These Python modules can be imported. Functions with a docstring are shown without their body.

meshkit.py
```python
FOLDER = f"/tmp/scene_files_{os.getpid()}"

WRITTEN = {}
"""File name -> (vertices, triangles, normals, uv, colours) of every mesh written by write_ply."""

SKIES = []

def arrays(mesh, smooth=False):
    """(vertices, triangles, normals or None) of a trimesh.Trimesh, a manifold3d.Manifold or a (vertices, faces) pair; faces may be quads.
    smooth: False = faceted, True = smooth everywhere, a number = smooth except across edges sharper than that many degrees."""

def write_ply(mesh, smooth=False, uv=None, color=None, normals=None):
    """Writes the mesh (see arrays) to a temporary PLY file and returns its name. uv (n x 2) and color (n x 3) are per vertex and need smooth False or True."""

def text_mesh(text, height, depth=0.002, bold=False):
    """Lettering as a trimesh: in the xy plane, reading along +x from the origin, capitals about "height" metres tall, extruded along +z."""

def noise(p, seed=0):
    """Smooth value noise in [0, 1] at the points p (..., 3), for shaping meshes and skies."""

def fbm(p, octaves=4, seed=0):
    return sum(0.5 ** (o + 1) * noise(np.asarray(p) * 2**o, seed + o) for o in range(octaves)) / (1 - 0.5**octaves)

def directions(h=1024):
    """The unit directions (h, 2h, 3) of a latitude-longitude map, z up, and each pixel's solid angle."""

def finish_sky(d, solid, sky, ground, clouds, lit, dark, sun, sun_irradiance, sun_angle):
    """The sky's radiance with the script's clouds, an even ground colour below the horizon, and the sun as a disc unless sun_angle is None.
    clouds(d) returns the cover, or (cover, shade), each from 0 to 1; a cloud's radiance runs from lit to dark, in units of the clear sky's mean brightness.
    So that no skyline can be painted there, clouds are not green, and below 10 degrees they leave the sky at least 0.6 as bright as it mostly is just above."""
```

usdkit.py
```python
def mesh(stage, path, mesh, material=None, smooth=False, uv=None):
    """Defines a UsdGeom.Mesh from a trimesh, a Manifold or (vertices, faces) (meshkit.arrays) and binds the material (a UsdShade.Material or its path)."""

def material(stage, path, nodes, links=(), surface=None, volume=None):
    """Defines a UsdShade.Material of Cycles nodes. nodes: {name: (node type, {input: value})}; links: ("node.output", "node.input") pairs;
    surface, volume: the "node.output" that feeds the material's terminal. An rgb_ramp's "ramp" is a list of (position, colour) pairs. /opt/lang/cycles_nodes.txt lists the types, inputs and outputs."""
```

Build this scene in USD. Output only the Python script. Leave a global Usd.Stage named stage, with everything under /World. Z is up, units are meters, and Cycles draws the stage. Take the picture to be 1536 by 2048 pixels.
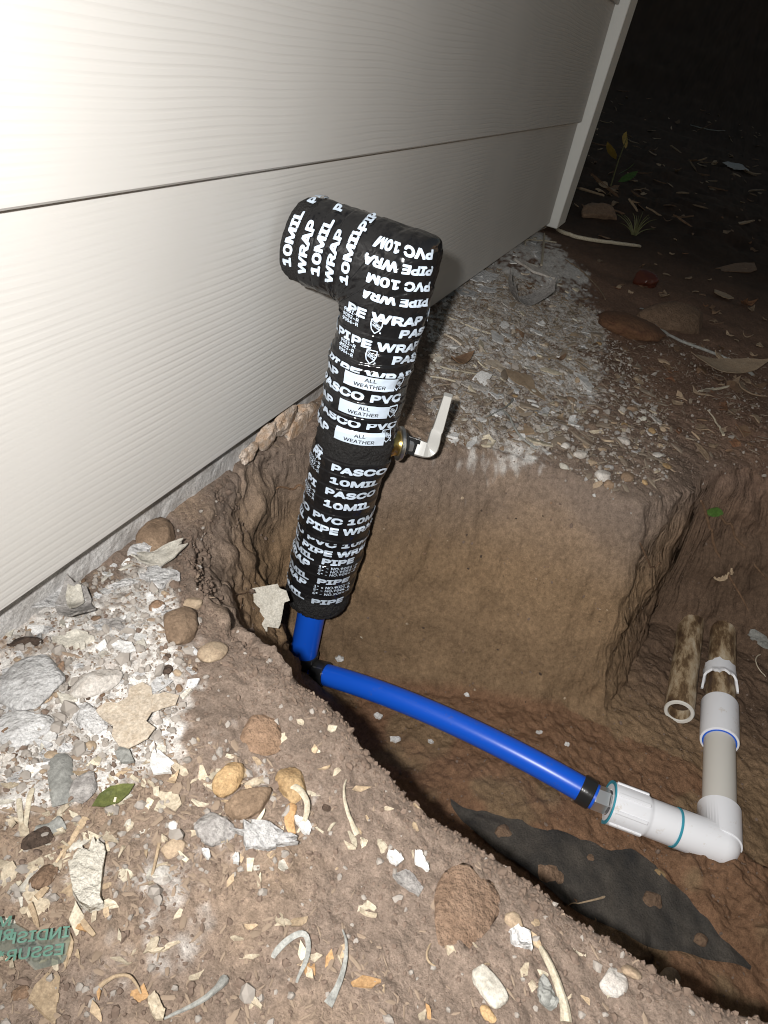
import math, random
import numpy as np, trimesh, usdkit, meshkit
from scipy.interpolate import RegularGridInterpolator
from shapely.geometry import Polygon, box as sbox
from shapely import affinity, union_all
from pxr import Usd, UsdGeom, UsdLux, UsdShade, Gf, Sdf, Vt

stage = Usd.Stage.CreateInMemory()
UsdGeom.SetStageUpAxis(stage, UsdGeom.Tokens.z)
UsdGeom.SetStageMetersPerUnit(stage, 1.0)
world = UsdGeom.Xform.Define(stage, '/World')
UsdGeom.Scope.Define(stage, '/World/Looks')

# ------------------------------------------------------------------ camera
FPX = 1440.0                      # focal length in photograph pixels (photograph 1536 x 2048)
def unit(v):
    v = np.asarray(v, float); return v / np.linalg.norm(v)
_h0 = np.array([677., -823., FPX]); _yv = (106154 + FPX * FPX) / 1040.7; _xv = 156.8 - .3215 * _yv
_d = unit([_xv, _yv, FPX]); _h = unit(_h0 - _d * (_h0 @ _d)); _n = np.cross(_d, _h)
RW = np.array([_h, -_n, -_d])     # world = RW @ (right, down, forward); x along the wall, y into the house, z up
CAM = np.array([0.0, -0.199, 0.2395])
RIGHT, DOWN, FWD = RW[:, 0], RW[:, 1], RW[:, 2]
cam = UsdGeom.Camera.Define(stage, '/World/camera')
cam.CreateHorizontalApertureAttr(36.0); cam.CreateVerticalApertureAttr(48.0)
cam.CreateFocalLengthAttr(36.0 * FPX / 1536)
cam.CreateClippingRangeAttr(Gf.Vec2f(0.01, 200))
cam.CreateExposureAttr(0.0)
_m = np.eye(4); _m[0, :3] = RIGHT; _m[1, :3] = -DOWN; _m[2, :3] = -FWD; _m[3, :3] = CAM
cam.AddTransformOp().Set(Gf.Matrix4d(_m.tolist()))

# ------------------------------------------------------------------ night sky and the flash lamp
dome = UsdLux.DomeLight.Define(stage, '/World/sky')
dome.CreateIntensityAttr(1.0)
skm = usdkit.material(stage, '/World/Looks/night_sky', {
    'sky': ('sky_texture', {'sky_type': 'single_scattering', 'sun_disc': False, 'sun_elevation': 0.02, 'sun_rotation': 2.6}),
    'bg': ('background_shader', {'strength': 0.15})}, [('sky.color', 'bg.color')], surface='bg.background')
UsdShade.MaterialBindingAPI.Apply(dome.GetPrim()).Bind(skm)
dome.GetPrim().SetCustomDataByKey('kind', 'structure')
LAMP = CAM - FWD * 0.04 - RIGHT * 0.028 - DOWN * 0.013
lamp = UsdLux.SphereLight.Define(stage, '/World/flash_lamp')
lamp.CreateRadiusAttr(0.006)
lamp.CreateIntensityAttr(11300.0)
lamp.CreateColorAttr(Gf.Vec3f(1.0, 0.975, 0.945))
shp = UsdLux.ShapingAPI.Apply(lamp.GetPrim()); shp.CreateShapingConeAngleAttr(82.0); shp.CreateShapingConeSoftnessAttr(1.0)
_aim = unit(RW @ np.array([720., -330., FPX])); _ax = unit(np.cross([0, 0, 1.], -_aim)); _ay = np.cross(-_aim, _ax)
_lm = np.eye(4); _lm[0, :3] = _ax; _lm[1, :3] = _ay; _lm[2, :3] = -_aim; _lm[3, :3] = LAMP
lamp.AddTransformOp().Set(Gf.Matrix4d(_lm.tolist()))

# ------------------------------------------------------------------ helpers
rng = np.random.default_rng(11)
_count = {}
def path_for(name, parent=None):
    base = (parent.GetPath().pathString if parent is not None else '/World') + '/' + name
    k = _count.get(base, 0); _count[base] = k + 1
    return base if k == 0 else f'{base}_{k:03d}'
def tag(p, label=None, cat=None, group=None, kind=None):
    p = p.GetPrim() if hasattr(p, 'GetPrim') else p
    for k, v in (('label', label), ('category', cat), ('group', group), ('kind', kind)):
        if v: p.SetCustomDataByKey(k, v)
    return p
def obj(name, m, mat, parent=None, smooth=35, uv=None, **t):
    g = usdkit.mesh(stage, path_for(name, parent), m, mat, smooth=smooth, uv=uv)
    return tag(g.GetPrim(), **t)
def thing(name, loc=(0, 0, 0), **t):
    x = UsdGeom.Xform.Define(stage, path_for(name))
    x.AddTranslateOp().Set(Gf.Vec3d(*map(float, loc)))
    p = x.GetPrim(); p.SetCustomDataByKey('x', 0); p.ClearCustomDataByKey('x')
    return tag(p, **t)
def ray(px, py):
    return RW @ np.array([(px - 768) / FPX, (py - 1024) / FPX, 1.0])
def on_plane(px, py, axis, val):
    r = ray(px, py); return CAM + r * ((val - CAM[axis]) / r[axis])
def project(p):
    c = (np.asarray(p, float) - CAM) @ RW
    return np.stack([768 + FPX * c[..., 0] / c[..., 2], 1024 + FPX * c[..., 1] / c[..., 2], c[..., 2]], -1)
def sstep(a, b, x):
    t = np.clip((x - a) / (b - a), 0, 1); return t * t * (3 - 2 * t)
def n3(x, y, s, seed=0, oct=3):
    p = np.stack([np.asarray(x) * s, np.asarray(y) * s, np.full(np.shape(x), seed * 7.13)], -1)
    return meshkit.fbm(p, oct, seed) - .5
def box(cx, cy, cz, sx, sy, sz, bevel=0.0):
    if bevel <= 0:
        b = trimesh.creation.box((sx, sy, sz)); b.apply_translation((cx, cy, cz)); return b
    import manifold3d as m3
    pts = []
    for a in (-1, 1):
        for b_ in (-1, 1):
            for c in (-1, 1):
                for k in range(3):
                    v = np.array([a * sx / 2, b_ * sy / 2, c * sz / 2]); q = v - np.sign(v) * bevel
                    q[k] = v[k]; pts.append(q)
    h = trimesh.convex.convex_hull(np.array(pts)); h.apply_translation((cx, cy, cz)); return h
def frames(P):
    P = np.asarray(P, float); T = np.gradient(P, axis=0); T /= np.linalg.norm(T, axis=1)[:, None] + 1e-12
    a = np.array([0, 0, 1.]) if abs(T[0, 2]) < .9 else np.array([1., 0, 0])
    U = np.zeros_like(P); u = unit(a - T[0] * (a @ T[0]))
    for i in range(len(P)):
        u = unit(u - T[i] * (u @ T[i])); U[i] = u
    return T, U, np.cross(T, U)
def tube(P, r, sides=16, caps=True, flat=1.0):
    P = np.asarray(P, float); n = len(P); r = np.broadcast_to(np.asarray(r, float), (n,))
    T, U, V = frames(P)
    a = np.arange(sides) / sides * 2 * math.pi
    v = (P[:, None] + (U[:, None] * np.cos(a)[None, :, None] * flat + V[:, None] * np.sin(a)[None, :, None]) * r[:, None, None]).reshape(-1, 3)
    i, j = np.meshgrid(np.arange(n - 1), np.arange(sides), indexing='ij'); k = (j + 1) % sides
    q = np.stack([i * sides + j, i * sides + k, (i + 1) * sides + k, (i + 1) * sides + j], -1).reshape(-1, 4)
    f = np.vstack([q[:, [0, 1, 2]], q[:, [0, 2, 3]]])
    if caps:
        v = np.vstack([v, P[0], P[-1]]); m = n * sides
        jj = np.arange(sides); kk = (jj + 1) % sides
        f = np.vstack([f, np.stack([np.full(sides, m), kk, jj], 1), np.stack([np.full(sides, m + 1), (n - 1) * sides + jj, (n - 1) * sides + kk], 1)])
    return trimesh.Trimesh(v, f, process=False)
def lathe(profile, origin, axis, sides=40):
    """profile: (distance along the axis, radius) pairs from start to end, closed on the axis when radius is 0."""
    prof = np.asarray(profile, float); w = unit(axis)
    a = np.array([0, 0, 1.]) if abs(w[2]) < .9 else np.array([1., 0, 0])
    u = unit(a - w * (a @ w)); v_ = np.cross(w, u)
    t = np.arange(sides) / sides * 2 * math.pi
    v = (np.asarray(origin)[None, None] + w * prof[:, 0, None, None] + (u * np.cos(t)[:, None] + v_ * np.sin(t)[:, None])[None] * prof[:, 1, None, None]).reshape(-1, 3)
    n = len(prof); i, j = np.meshgrid(np.arange(n - 1), np.arange(sides), indexing='ij'); k = (j + 1) % sides
    q = np.stack([i * sides + j, i * sides + k, (i + 1) * sides + k, (i + 1) * sides + j], -1).reshape(-1, 4)
    return trimesh.Trimesh(v, np.vstack([q[:, [0, 1, 2]], q[:, [0, 2, 3]]]), process=False)
def spline(P, n):
    from scipy.interpolate import CubicSpline
    P = np.asarray(P, float); t = np.concatenate([[0], np.cumsum(np.linalg.norm(np.diff(P, axis=0), axis=1))])
    return CubicSpline(t, P)(np.linspace(0, t[-1], n))
def grid_faces(nu, nv):
    i, j = np.meshgrid(np.arange(nu - 1), np.arange(nv - 1), indexing='ij')
    q = np.stack([i * nv + j, (i + 1) * nv + j, (i + 1) * nv + j + 1, i * nv + j + 1], -1).reshape(-1, 4)
    return np.vstack([q[:, [0, 1, 2]], q[:, [0, 2, 3]]])

# ------------------------------------------------------------------ materials
def mat(name, nodes, links, surface='p.BSDF'):
    return usdkit.material(stage, '/World/Looks/' + name, nodes, links, surface=surface)
def mottled(name, c1, c2, scale=120, rough=.8, bump=.25, bscale=400, dist=.001, spec=.3, extra=None, detail=4):
    """two-tone grained material in object space with fine relief."""
    p = {'roughness': rough, 'specular_ior_level': spec}; p.update(extra or {})
    return mat(name, {
        'g': ('geometry', {}), 'oi': ('object_info', {}),
        'n': ('noise_texture', {'scale': scale, 'detail': detail, 'roughness': .65}),
        'r': ('rgb_ramp', {'ramp': [(.3, c1), (.7, c2)]}),
        'v': ('map_range', {'from_min': 0, 'from_max': 1, 'to_min': .78, 'to_max': 1.18}),
        'h': ('hsv', {'saturation': 1.0}),
        'n3': ('noise_texture', {'scale': 850.0, 'detail': 4, 'roughness': .75}), 'mf': ('map_range', {'from_min': .3, 'from_max': .7, 'to_min': .62, 'to_max': 1.22, 'clamp': True}),
        'x': ('mix_color', {'blend_type': 'multiply', 'fac': 1.0}),
        'n2': ('noise_texture', {'scale': bscale, 'detail': 3, 'roughness': .6}),
        'b': ('bump', {'strength': bump, 'distance': dist}), 'p': ('principled_bsdf', p)},
        [('g.position', 'n.vector'), ('g.position', 'n2.vector'), ('n.fac', 'r.fac'), ('r.color', 'h.color'), ('oi.random', 'v.value'), ('v.result', 'h.value'),
         ('h.color', 'x.a'), ('g.position', 'n3.vector'), ('n3.fac', 'mf.value'), ('mf.result', 'x.b'), ('x.result', 'p.base_color'), ('n2.fac', 'b.height'), ('b.normal', 'p.normal')])
def plain(name, c, rough=.4, bump=.0, bscale=300, dist=.0006, **extra):
    p = {'base_color': c, 'roughness': rough}; p.update(extra)
    nodes = {'p': ('principled_bsdf', p)}; links = []
    if bump:
        nodes.update({'g': ('geometry', {}), 'n': ('noise_texture', {'scale': bscale, 'detail': 3}), 'b': ('bump', {'strength': bump, 'distance': dist})})
        links += [('g.position', 'n.vector'), ('n.fac', 'b.height'), ('b.normal', 'p.normal')]
    return mat(name, nodes, links)

# painted fibre-cement siding with embossed wood grain running along x
def siding_mat(name, seed, col):
    return mat(name, {
        'g': ('geometry', {}), 'sx': ('separate_xyz', {}),
        'mp': ('mapping', {'scale': (3.2, 1, 11), 'location': (seed, 0, seed * 2)}),
        'n1': ('noise_texture', {'scale': 1.0, 'detail': 2.2, 'roughness': .5}),
        'm1': ('math', {'math_type': 'multiply', 'value2': 26.0}),
        'm2': ('math', {'math_type': 'multiply_add', 'value2': 1550.0}),
        'sn': ('math', {'math_type': 'sine'}),
        'pw': ('map_range', {'from_min': .1, 'from_max': 1.0, 'to_min': 0, 'to_max': 1, 'clamp': True}),
        'mpA': ('mapping', {'scale': (7, 1, 10), 'location': (seed + 9, 0, 3)}),
        'nA': ('noise_texture', {'scale': 1.0, 'detail': 2}),
        'am': ('map_range', {'from_min': .36, 'from_max': .66, 'to_min': .08, 'to_max': 1.0, 'clamp': True}),
        'gr': ('math', {'math_type': 'multiply'}),
        'nf': ('noise_texture', {'scale': 700.0, 'detail': 2}),
        'mpf': ('mapping', {'scale': (.55, 1, 1.5)}),
        'sum': ('math', {'math_type': 'multiply_add', 'value2': .20}),
        'b': ('bump', {'strength': .38, 'distance': .0004, 'invert': True}),
        'nc': ('noise_texture', {'scale': 9.0, 'detail': 3}),
        'cr': ('rgb_ramp', {'ramp': [(.3, tuple(c * .94 for c in col)), (.7, col)]}),
        'dk': ('math', {'math_type': 'multiply', 'value2': .10}),
        'mx': ('mix_color', {'blend_type': 'multiply', 'b': (.6, .57, .53)}),
        'p': ('principled_bsdf', {'roughness': .5, 'specular_ior_level': .35})},
        [('g.position', 'sx.vector'), ('g.position', 'mp.vector'), ('mp.vector', 'n1.vector'), ('n1.fac', 'm1.value1'), ('sx.z', 'm2.value1'), ('m1.value', 'm2.value3'),
         ('m2.value', 'sn.value1'), ('sn.value', 'pw.value'), ('g.position', 'mpA.vector'), ('mpA.vector', 'nA.vector'), ('nA.fac', 'am.value'),
         ('pw.result', 'gr.value1'), ('am.result', 'gr.value2'), ('g.position', 'mpf.vector'), ('mpf.vector', 'nf.vector'), ('nf.fac', 'sum.value1'), ('gr.value', 'sum.value3'),
         ('sum.value', 'b.height'), ('b.normal', 'p.normal'), ('g.position', 'nc.vector'), ('nc.fac', 'cr.fac'), ('cr.color', 'mx.a'), ('gr.value', 'dk.value1'), ('dk.value', 'mx.fac'),
         ('mx.result', 'p.base_color')])
M = {}
M['siding'] = siding_mat('painted_siding', 0.0, (.585, .572, .545))
M['siding2'] = siding_mat('painted_siding_upper', 5.3, (.585, .572, .545))
M['trim'] = plain('white_trim_paint', (.76, .75, .71), .5, .25, 500)
M['soil'] = mat('soil', {
    'a': ('attribute', {'attribute': 'tone'}), 'g': ('geometry', {}),
    'n': ('noise_texture', {'scale': 260.0, 'detail': 6, 'roughness': .72}),
    'mr': ('map_range', {'from_min': .3, 'from_max': .7, 'to_min': .66, 'to_max': 1.3, 'clamp': True}),
    'n2': ('noise_texture', {'scale': 1100.0, 'detail': 3, 'roughness': .7}),
    'mr2': ('map_range', {'from_min': .3, 'from_max': .7, 'to_min': .72, 'to_max': 1.25, 'clamp': True}),
    'x1': ('mix_color', {'blend_type': 'multiply', 'fac': 1.0}), 'x2': ('mix_color', {'blend_type': 'multiply', 'fac': 1.0}),
    'ng': ('noise_texture', {'scale': 900.0, 'detail': 5, 'roughness': .7}),
    'nb': ('noise_texture', {'scale': 230.0, 'detail': 5, 'roughness': .65}),
    'b1': ('bump', {'strength': .6, 'distance': .003}), 'b2': ('bump', {'strength': .5, 'distance': .0012}),
    'p': ('principled_bsdf', {'roughness': .95, 'specular_ior_level': .12})},
    [('g.position', 'n.vector'), ('g.position', 'n2.vector'), ('g.position', 'ng.vector'), ('g.position', 'nb.vector'), ('n.fac', 'mr.value'), ('n2.fac', 'mr2.value'),
     ('a.color', 'x1.a'), ('mr.result', 'x1.b'), ('x1.result', 'x2.a'), ('mr2.result', 'x2.b'), ('x2.result', 'p.base_color'),
     ('nb.fac', 'b1.height'), ('ng.fac', 'b2.height'), ('b1.normal', 'b2.normal'), ('b2.normal', 'p.normal')])
M['concrete'] = mottled('oversprayed_concrete', (.36, .34, .32), (.62, .61, .60), 60, .9, .5, 300, .002)
M['mortar'] = mottled('crusty_mortar', (.36, .22, .12), (.62, .56, .50), 70, .9, .6, 350, .002)
M['tape'] = mat('black_tape', {
    'g': ('geometry', {}), 'n': ('noise_texture', {'scale': 55.0, 'detail': 3, 'roughness': .5}), 'n2': ('noise_texture', {'scale': 260.0, 'detail': 2}),
    'b': ('bump', {'strength': .75, 'distance': .004}), 'b2': ('bump', {'strength': .2, 'distance': .001}),
    'p': ('principled_bsdf', {'base_color': (.012, .012, .013), 'roughness': .15, 'specular_ior_level': .55})},
    [('g.position', 'n.vector'), ('g.position', 'n2.vector'), ('n.fac', 'b.height'), ('n2.fac', 'b2.height'), ('b.normal', 'b2.normal'), ('b2.normal', 'p.normal')])
M['ink'] = plain('pale_print', (.62, .72, .84), .35)
M['foam'] = mat('black_foam', {
    'g': ('geometry', {}), 'v': ('voronoi_texture', {'scale': 700.0}) if False else ('noise_texture', {'scale': 1500.0, 'detail': 2, 'roughness': .8}),
    'r': ('rgb_ramp', {'ramp': [(.0, (.006, .006, .006)), (.6, (.014, .013, .013)), (.74, (.06, .058, .055))]}),
    'n2': ('noise_texture', {'scale': 520.0, 'detail': 4, 'roughness': .7}), 'b': ('bump', {'strength': .9, 'distance': .003}),
    'p': ('principled_bsdf', {'roughness': .6, 'specular_ior_level': .5})},
    [('g.position', 'v.vector'), ('g.position', 'n2.vector'), ('v.fac', 'r.fac'), ('r.color', 'p.base_color'), ('n2.fac', 'b.height'), ('b.normal', 'p.normal')])
M['blue'] = plain('blue_tubing', (.011, .080, .64), .33, .12, 500, .0004, specular_ior_level=.4)
M['black'] = plain('black_ring', (.022, .022, .022), .22, .2, 300)
M['brass'] = plain('brass', (.86, .62, .22), .25, .2, 300, metallic=1.0)
M['zinc'] = plain('zinc_nut', (.62, .62, .60), .38, .3, 500, metallic=1.0)
M['steel'] = plain('pale_steel', (.72, .72, .72), .35, metallic=.9)
M['lever'] = plain('grey_lever_coat', (.50, .495, .47), .36, .12, 500, .0005, specular_ior_level=.6)
def dirty(name, base, dirt, rough, lo=.60, hi=.74, scale=75):
    return mat(name, {'g': ('geometry', {}), 'n': ('noise_texture', {'scale': scale, 'detail': 6, 'roughness': .7}), 'r': ('rgb_ramp', {'ramp': [(0, base), (lo, base), (hi, dirt), (1, dirt)]}),
        'rr': ('map_range', {'from_min': lo, 'from_max': hi, 'to_min': rough, 'to_max': .8, 'clamp': True}), 'p': ('principled_bsdf', {'specular_ior_level': .45})},
        [('g.position', 'n.vector'), ('n.fac', 'r.fac'), ('r.color', 'p.base_color'), ('n.fac', 'rr.value'), ('rr.result', 'p.roughness')])
M['pvc'] = dirty('white_pvc', (.84, .85, .88), (.60, .53, .45), .36)
M['blue'] = dirty('blue_tubing', (.008, .100, .64), (.05, .095, .42), .32, .62, .78, 110)
M['pvc_cream'] = plain('dusty_pvc_pipe', (.64, .62, .57), .5, .15, 700, .0004)
M['pvc_old'] = mat('mud_stained_pvc', {
    'g': ('geometry', {}), 'mp': ('mapping', {'scale': (.35, 1, 1)}), 'n': ('noise_texture', {'scale': 95.0, 'detail': 6, 'roughness': .68}),
    'r': ('rgb_ramp', {'ramp': [(.36, (.07, .038, .02)), (.46, (.16, .10, .05)), (.54, (.38, .28, .17)), (.66, (.56, .47, .34))]}),
    'n2': ('noise_texture', {'scale': 500.0, 'detail': 3}), 'b': ('bump', {'strength': .3, 'distance': .001}), 'p': ('principled_bsdf', {'roughness': .7})},
    [('g.position', 'mp.vector'), ('mp.vector', 'n.vector'), ('n.fac', 'r.fac'), ('r.color', 'p.base_color'), ('g.position', 'n2.vector'), ('n2.fac', 'b.height'), ('b.normal', 'p.normal')])
M['primer_blue'] = plain('blue_primer', (.02, .12, .62), .4)
M['primer_teal'] = plain('teal_primer', (.04, .30, .40), .4)
M['mud'] = mottled('mud_inside', (.05, .032, .02), (.10, .065, .04), 200, .95, .5, 500)

# ------------------------------------------------------------------ ground
RIM_PX = [(1900, 2250), (1700, 2110), (1536, 2010), (1440, 1968), (1350, 1920), (1250, 1850), (1150, 1790), (1040, 1712), (930, 1640), (850, 1578), (750, 1490), (700, 1432), (640, 1388), (590, 1366), (530, 1318), (485, 1275),
          (452, 1240), (410, 1195), (385, 1140), (370, 1090), (378, 1030), (415, 975), (470, 920), (560, 872), (650, 842), (740, 880), (830, 892), (920, 890), (1000, 892), (1110, 928), (1200, 968), (1292, 1006),
          (1345, 985), (1400, 955), (1470, 930), (1560, 930)]
ZG = -0.020
RIM = np.array([on_plane(x, y, 2, ZG)[:2] for x, y in RIM_PX] + [(.80, -.60), (.30, -.62)])
ELX = on_plane(1438, 1688, 2, -.1812)
def pix_floor(px, py, z): return on_plane(px, py, 2, z)[:2]
LIPW = np.array([on_plane(x, y, 2, ZG)[:2] for x, y in RIM_PX[:17]])
# floor outline: close under the near lip, far from the rim on the sloping back face
FLOOR = np.array([tuple(p) for p in LIPW[2:11] + np.array([.006, .001])] +
                 [(.292, -.128), (.335, -.098), (.366, -.070), (.392, -.040), (0.4186, -0.0600), (0.4275, -0.1020), (0.4334, -0.1600), (0.4452, -0.2350), (0.4708, -0.3000), (0.5516, -0.3150), (0.6206, -0.3200), (0.6304, -0.4300), (0.4925, -0.4800), (0.2955, -0.5100)])
def inside(P, poly):
    x, y = P[..., 0], P[..., 1]; c = np.zeros(x.shape, bool); n = len(poly)
    for i in range(n):
        x0, y0 = poly[i]; x1, y1 = poly[(i + 1) % n]
        if y0 == y1: continue
        c ^= ((y0 > y) != (y1 > y)) & (x < (x1 - x0) * (y - y0) / (y1 - y0) + x0)
    return c
def dist_poly(P, poly, closed=True):
    d = np.full(P.shape[:-1], 1e9); n = len(poly)
    for i in range(n if closed else n - 1):
        a, b = poly[i], poly[(i + 1) % n]; ab = b - a; L = ab @ ab
        if L < 1e-14: continue
        t = np.clip(((P - a) @ ab) / L, 0, 1)
        d = np.minimum(d, np.hypot(P[..., 0] - a[0] - t * ab[0], P[..., 1] - a[1] - t * ab[1]))
    return d
CRACKS_PX = [[(452, 1240), (470, 1265), (500, 1290)], [(515, 1092), (512, 1120), (520, 1150), (540, 1175)], [(440, 1110), (445, 1150), (430, 1180), (437, 1210)], [(505, 1000), (490, 1040), (470, 1080), (478, 1100)],
             [(402, 1100), (410, 1140), (400, 1170)], [(1150, 1790), (1120, 1760), (1135, 1800), (1160, 1830)], [(1300, 1880), (1310, 1905), (1290, 1925)], [(1000, 1800), (960, 1850), (930, 1880)],
             [(1265, 1090), (1275, 1140), (1262, 1180), (1268, 1240)], [(1280, 1110), (1300, 1150), (1320, 1210)], [(460, 930), (480, 960), (470, 990)], [(540, 1190), (555, 1230), (545, 1260)]]
def heights(X, Y, fine=True):
    P = np.stack([X, Y], -1)
    wob = np.stack([n3(X, Y, 45, 3, 3), n3(X, Y, 45, 4, 3)], -1) * .0075 + np.stack([n3(X, Y, 150, 13, 2), n3(X, Y, 150, 14, 2)], -1) * .0032
    near = sstep(1.6, .9, np.hypot(X, Y))[..., None]
    Q = P + wob * near
    far = np.hypot(X - .4, Y + .2)
    base = ZG + n3(X, Y, 9, 1, 3) * .016 + n3(X, Y, 40, 2, 3) * .007 + n3(X, Y, 1.6, 6, 3) * .10 * sstep(.7, 3, far) + n3(X, Y, 14, 26, 4) * .05 * sstep(.8, 1.8, far)
    base = base - .006 * sstep(-.05, .0, Y) * sstep(.75, .4, X) + 2.6 * sstep(6, 16, far)
    base = base + .014 * sstep(.5, .8, X) * sstep(-.16, 0, Y) * sstep(1.6, 1.1, X)
    # settled near bank: a slight fall towards the pit
    ins = inside(Q, RIM); dr = dist_poly(Q, RIM); insF = inside(Q, FLOOR); df = dist_poly(Q, FLOOR)
    df = np.where(insF, 0, df)
    t = np.where(ins, dr / (dr + df + 1e-9), 0)
    xf = np.clip((X - .28) / .35, 0, 1)
    zf = -.2265 + .034 * sstep(-.09, -.28, Y) + .006 * sstep(.50, .62, X) + n3(X, Y, 22, 5, 4) * .016 + n3(X, Y, 90, 8, 3) * .005
    zf = zf + .060 * np.exp(-((X - .345) ** 2 + (Y + .048) ** 2) / .0016)
    # lower under the near lip where it lies in shadow
    zf = zf - .006 * sstep(.03, .0, dr)
    zf = np.maximum(zf, -.1815 + n3(X, Y, 60, 77, 4) * .024 - .9 * np.maximum(0, np.hypot(X - ELX[0] + .030, (Y - ELX[1] + .020) * .7) - .026))
    T = t * t * (3 - 2 * t) * .45 + t * .55
    z = base + (zf - base) * T
    lump = n3(X, Y, 30, 9, 4) * .016 * np.sin(math.pi * np.clip(t, 0, 1))
    z = z + lump
    soft = np.where(ins, 0, np.exp(-dr / .008) * .006); z = z - soft
    if fine:
        z = z + (n3(X, Y, 210, 10, 3) * .0042 + np.abs(n3(X, Y, 120, 11, 3)) * .004) * near[..., 0]
    return z, t, ins, dr
def axis(fine0, fine1, step, lo, hi, grow):
    a = list(np.arange(fine0, fine1, step)); s = step; x = a[-1]
    while x < hi: s *= grow; x += s; a.append(min(x, hi))
    s = step; x = fine0; b = []
    while x > lo: s *= grow; x -= s; b.append(max(x, lo))
    return np.array(b[::-1] + a)
GX = axis(.04, .72, .0014, -6.0, 40.0, 1.022)
GY = axis(-.52, .02, .0014, -30.0, 30.0, 1.035)
gX, gY = np.meshgrid(GX, GY, indexing='ij')
gZ, gT, gIn, gDr = heights(gX, gY)
gP = np.stack([gX, gY], -1)
from scipy.ndimage import gaussian_filter
_lm_ = sstep(.016, .006, gDr) * (np.hypot(gX - .4, gY + .2) < .6)
gZ = gZ + (gaussian_filter(gZ, 1.6) - gZ) * _lm_
_c0 = RegularGridInterpolator((GX, GY), gZ, bounds_error=False, fill_value=ZG)
def height(x, y): return _c0(np.stack([np.asarray(x, float), np.asarray(y, float)], -1))
def at(px, py):
    """the point of the ground seen at a place of the photograph."""
    r = ray(px, py); t = np.concatenate([np.linspace(.15, 1.2, 500), np.linspace(1.21, 12, 900)])
    P = CAM + t[:, None] * r; g = P[:, 2] - height(P[:, 0], P[:, 1]); k = np.nonzero(g < 0)[0]
    if not len(k): return P[-1]
    k = max(k[0], 1); a, b = t[k - 1], t[k]
    for _ in range(14):
        m = (a + b) / 2; p = CAM + m * r
        if p[2] < height(p[0], p[1]): b = m
        else: a = m
    p = CAM + b * r; return np.array([p[0], p[1], float(height(p[0], p[1]))])
for c in CRACKS_PX:
    w = np.array([at(*p)[:2] for p in c]); w = spline(w, 20)
    w = w + np.stack([n3(w[:, 0], w[:, 1], 150, 31, 2), n3(w[:, 0], w[:, 1], 150, 32, 2)], -1) * .008
    sel = (gX > w[:, 0].min() - .02) & (gX < w[:, 0].max() + .02) & (gY > w[:, 1].min() - .02) & (gY < w[:, 1].max() + .02)
    dd = dist_poly(gP[sel], w, False); gZ[sel] -= .0055 * np.exp(-(dd / .0013) ** 2)
_c0 = RegularGridInterpolator((GX, GY), gZ, bounds_error=False, fill_value=ZG)
def normal(x, y, e=.006):
    return unit([float(height(x - e, y) - height(x + e, y)), float(height(x, y - e) - height(x, y + e)), 2 * e])

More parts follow.
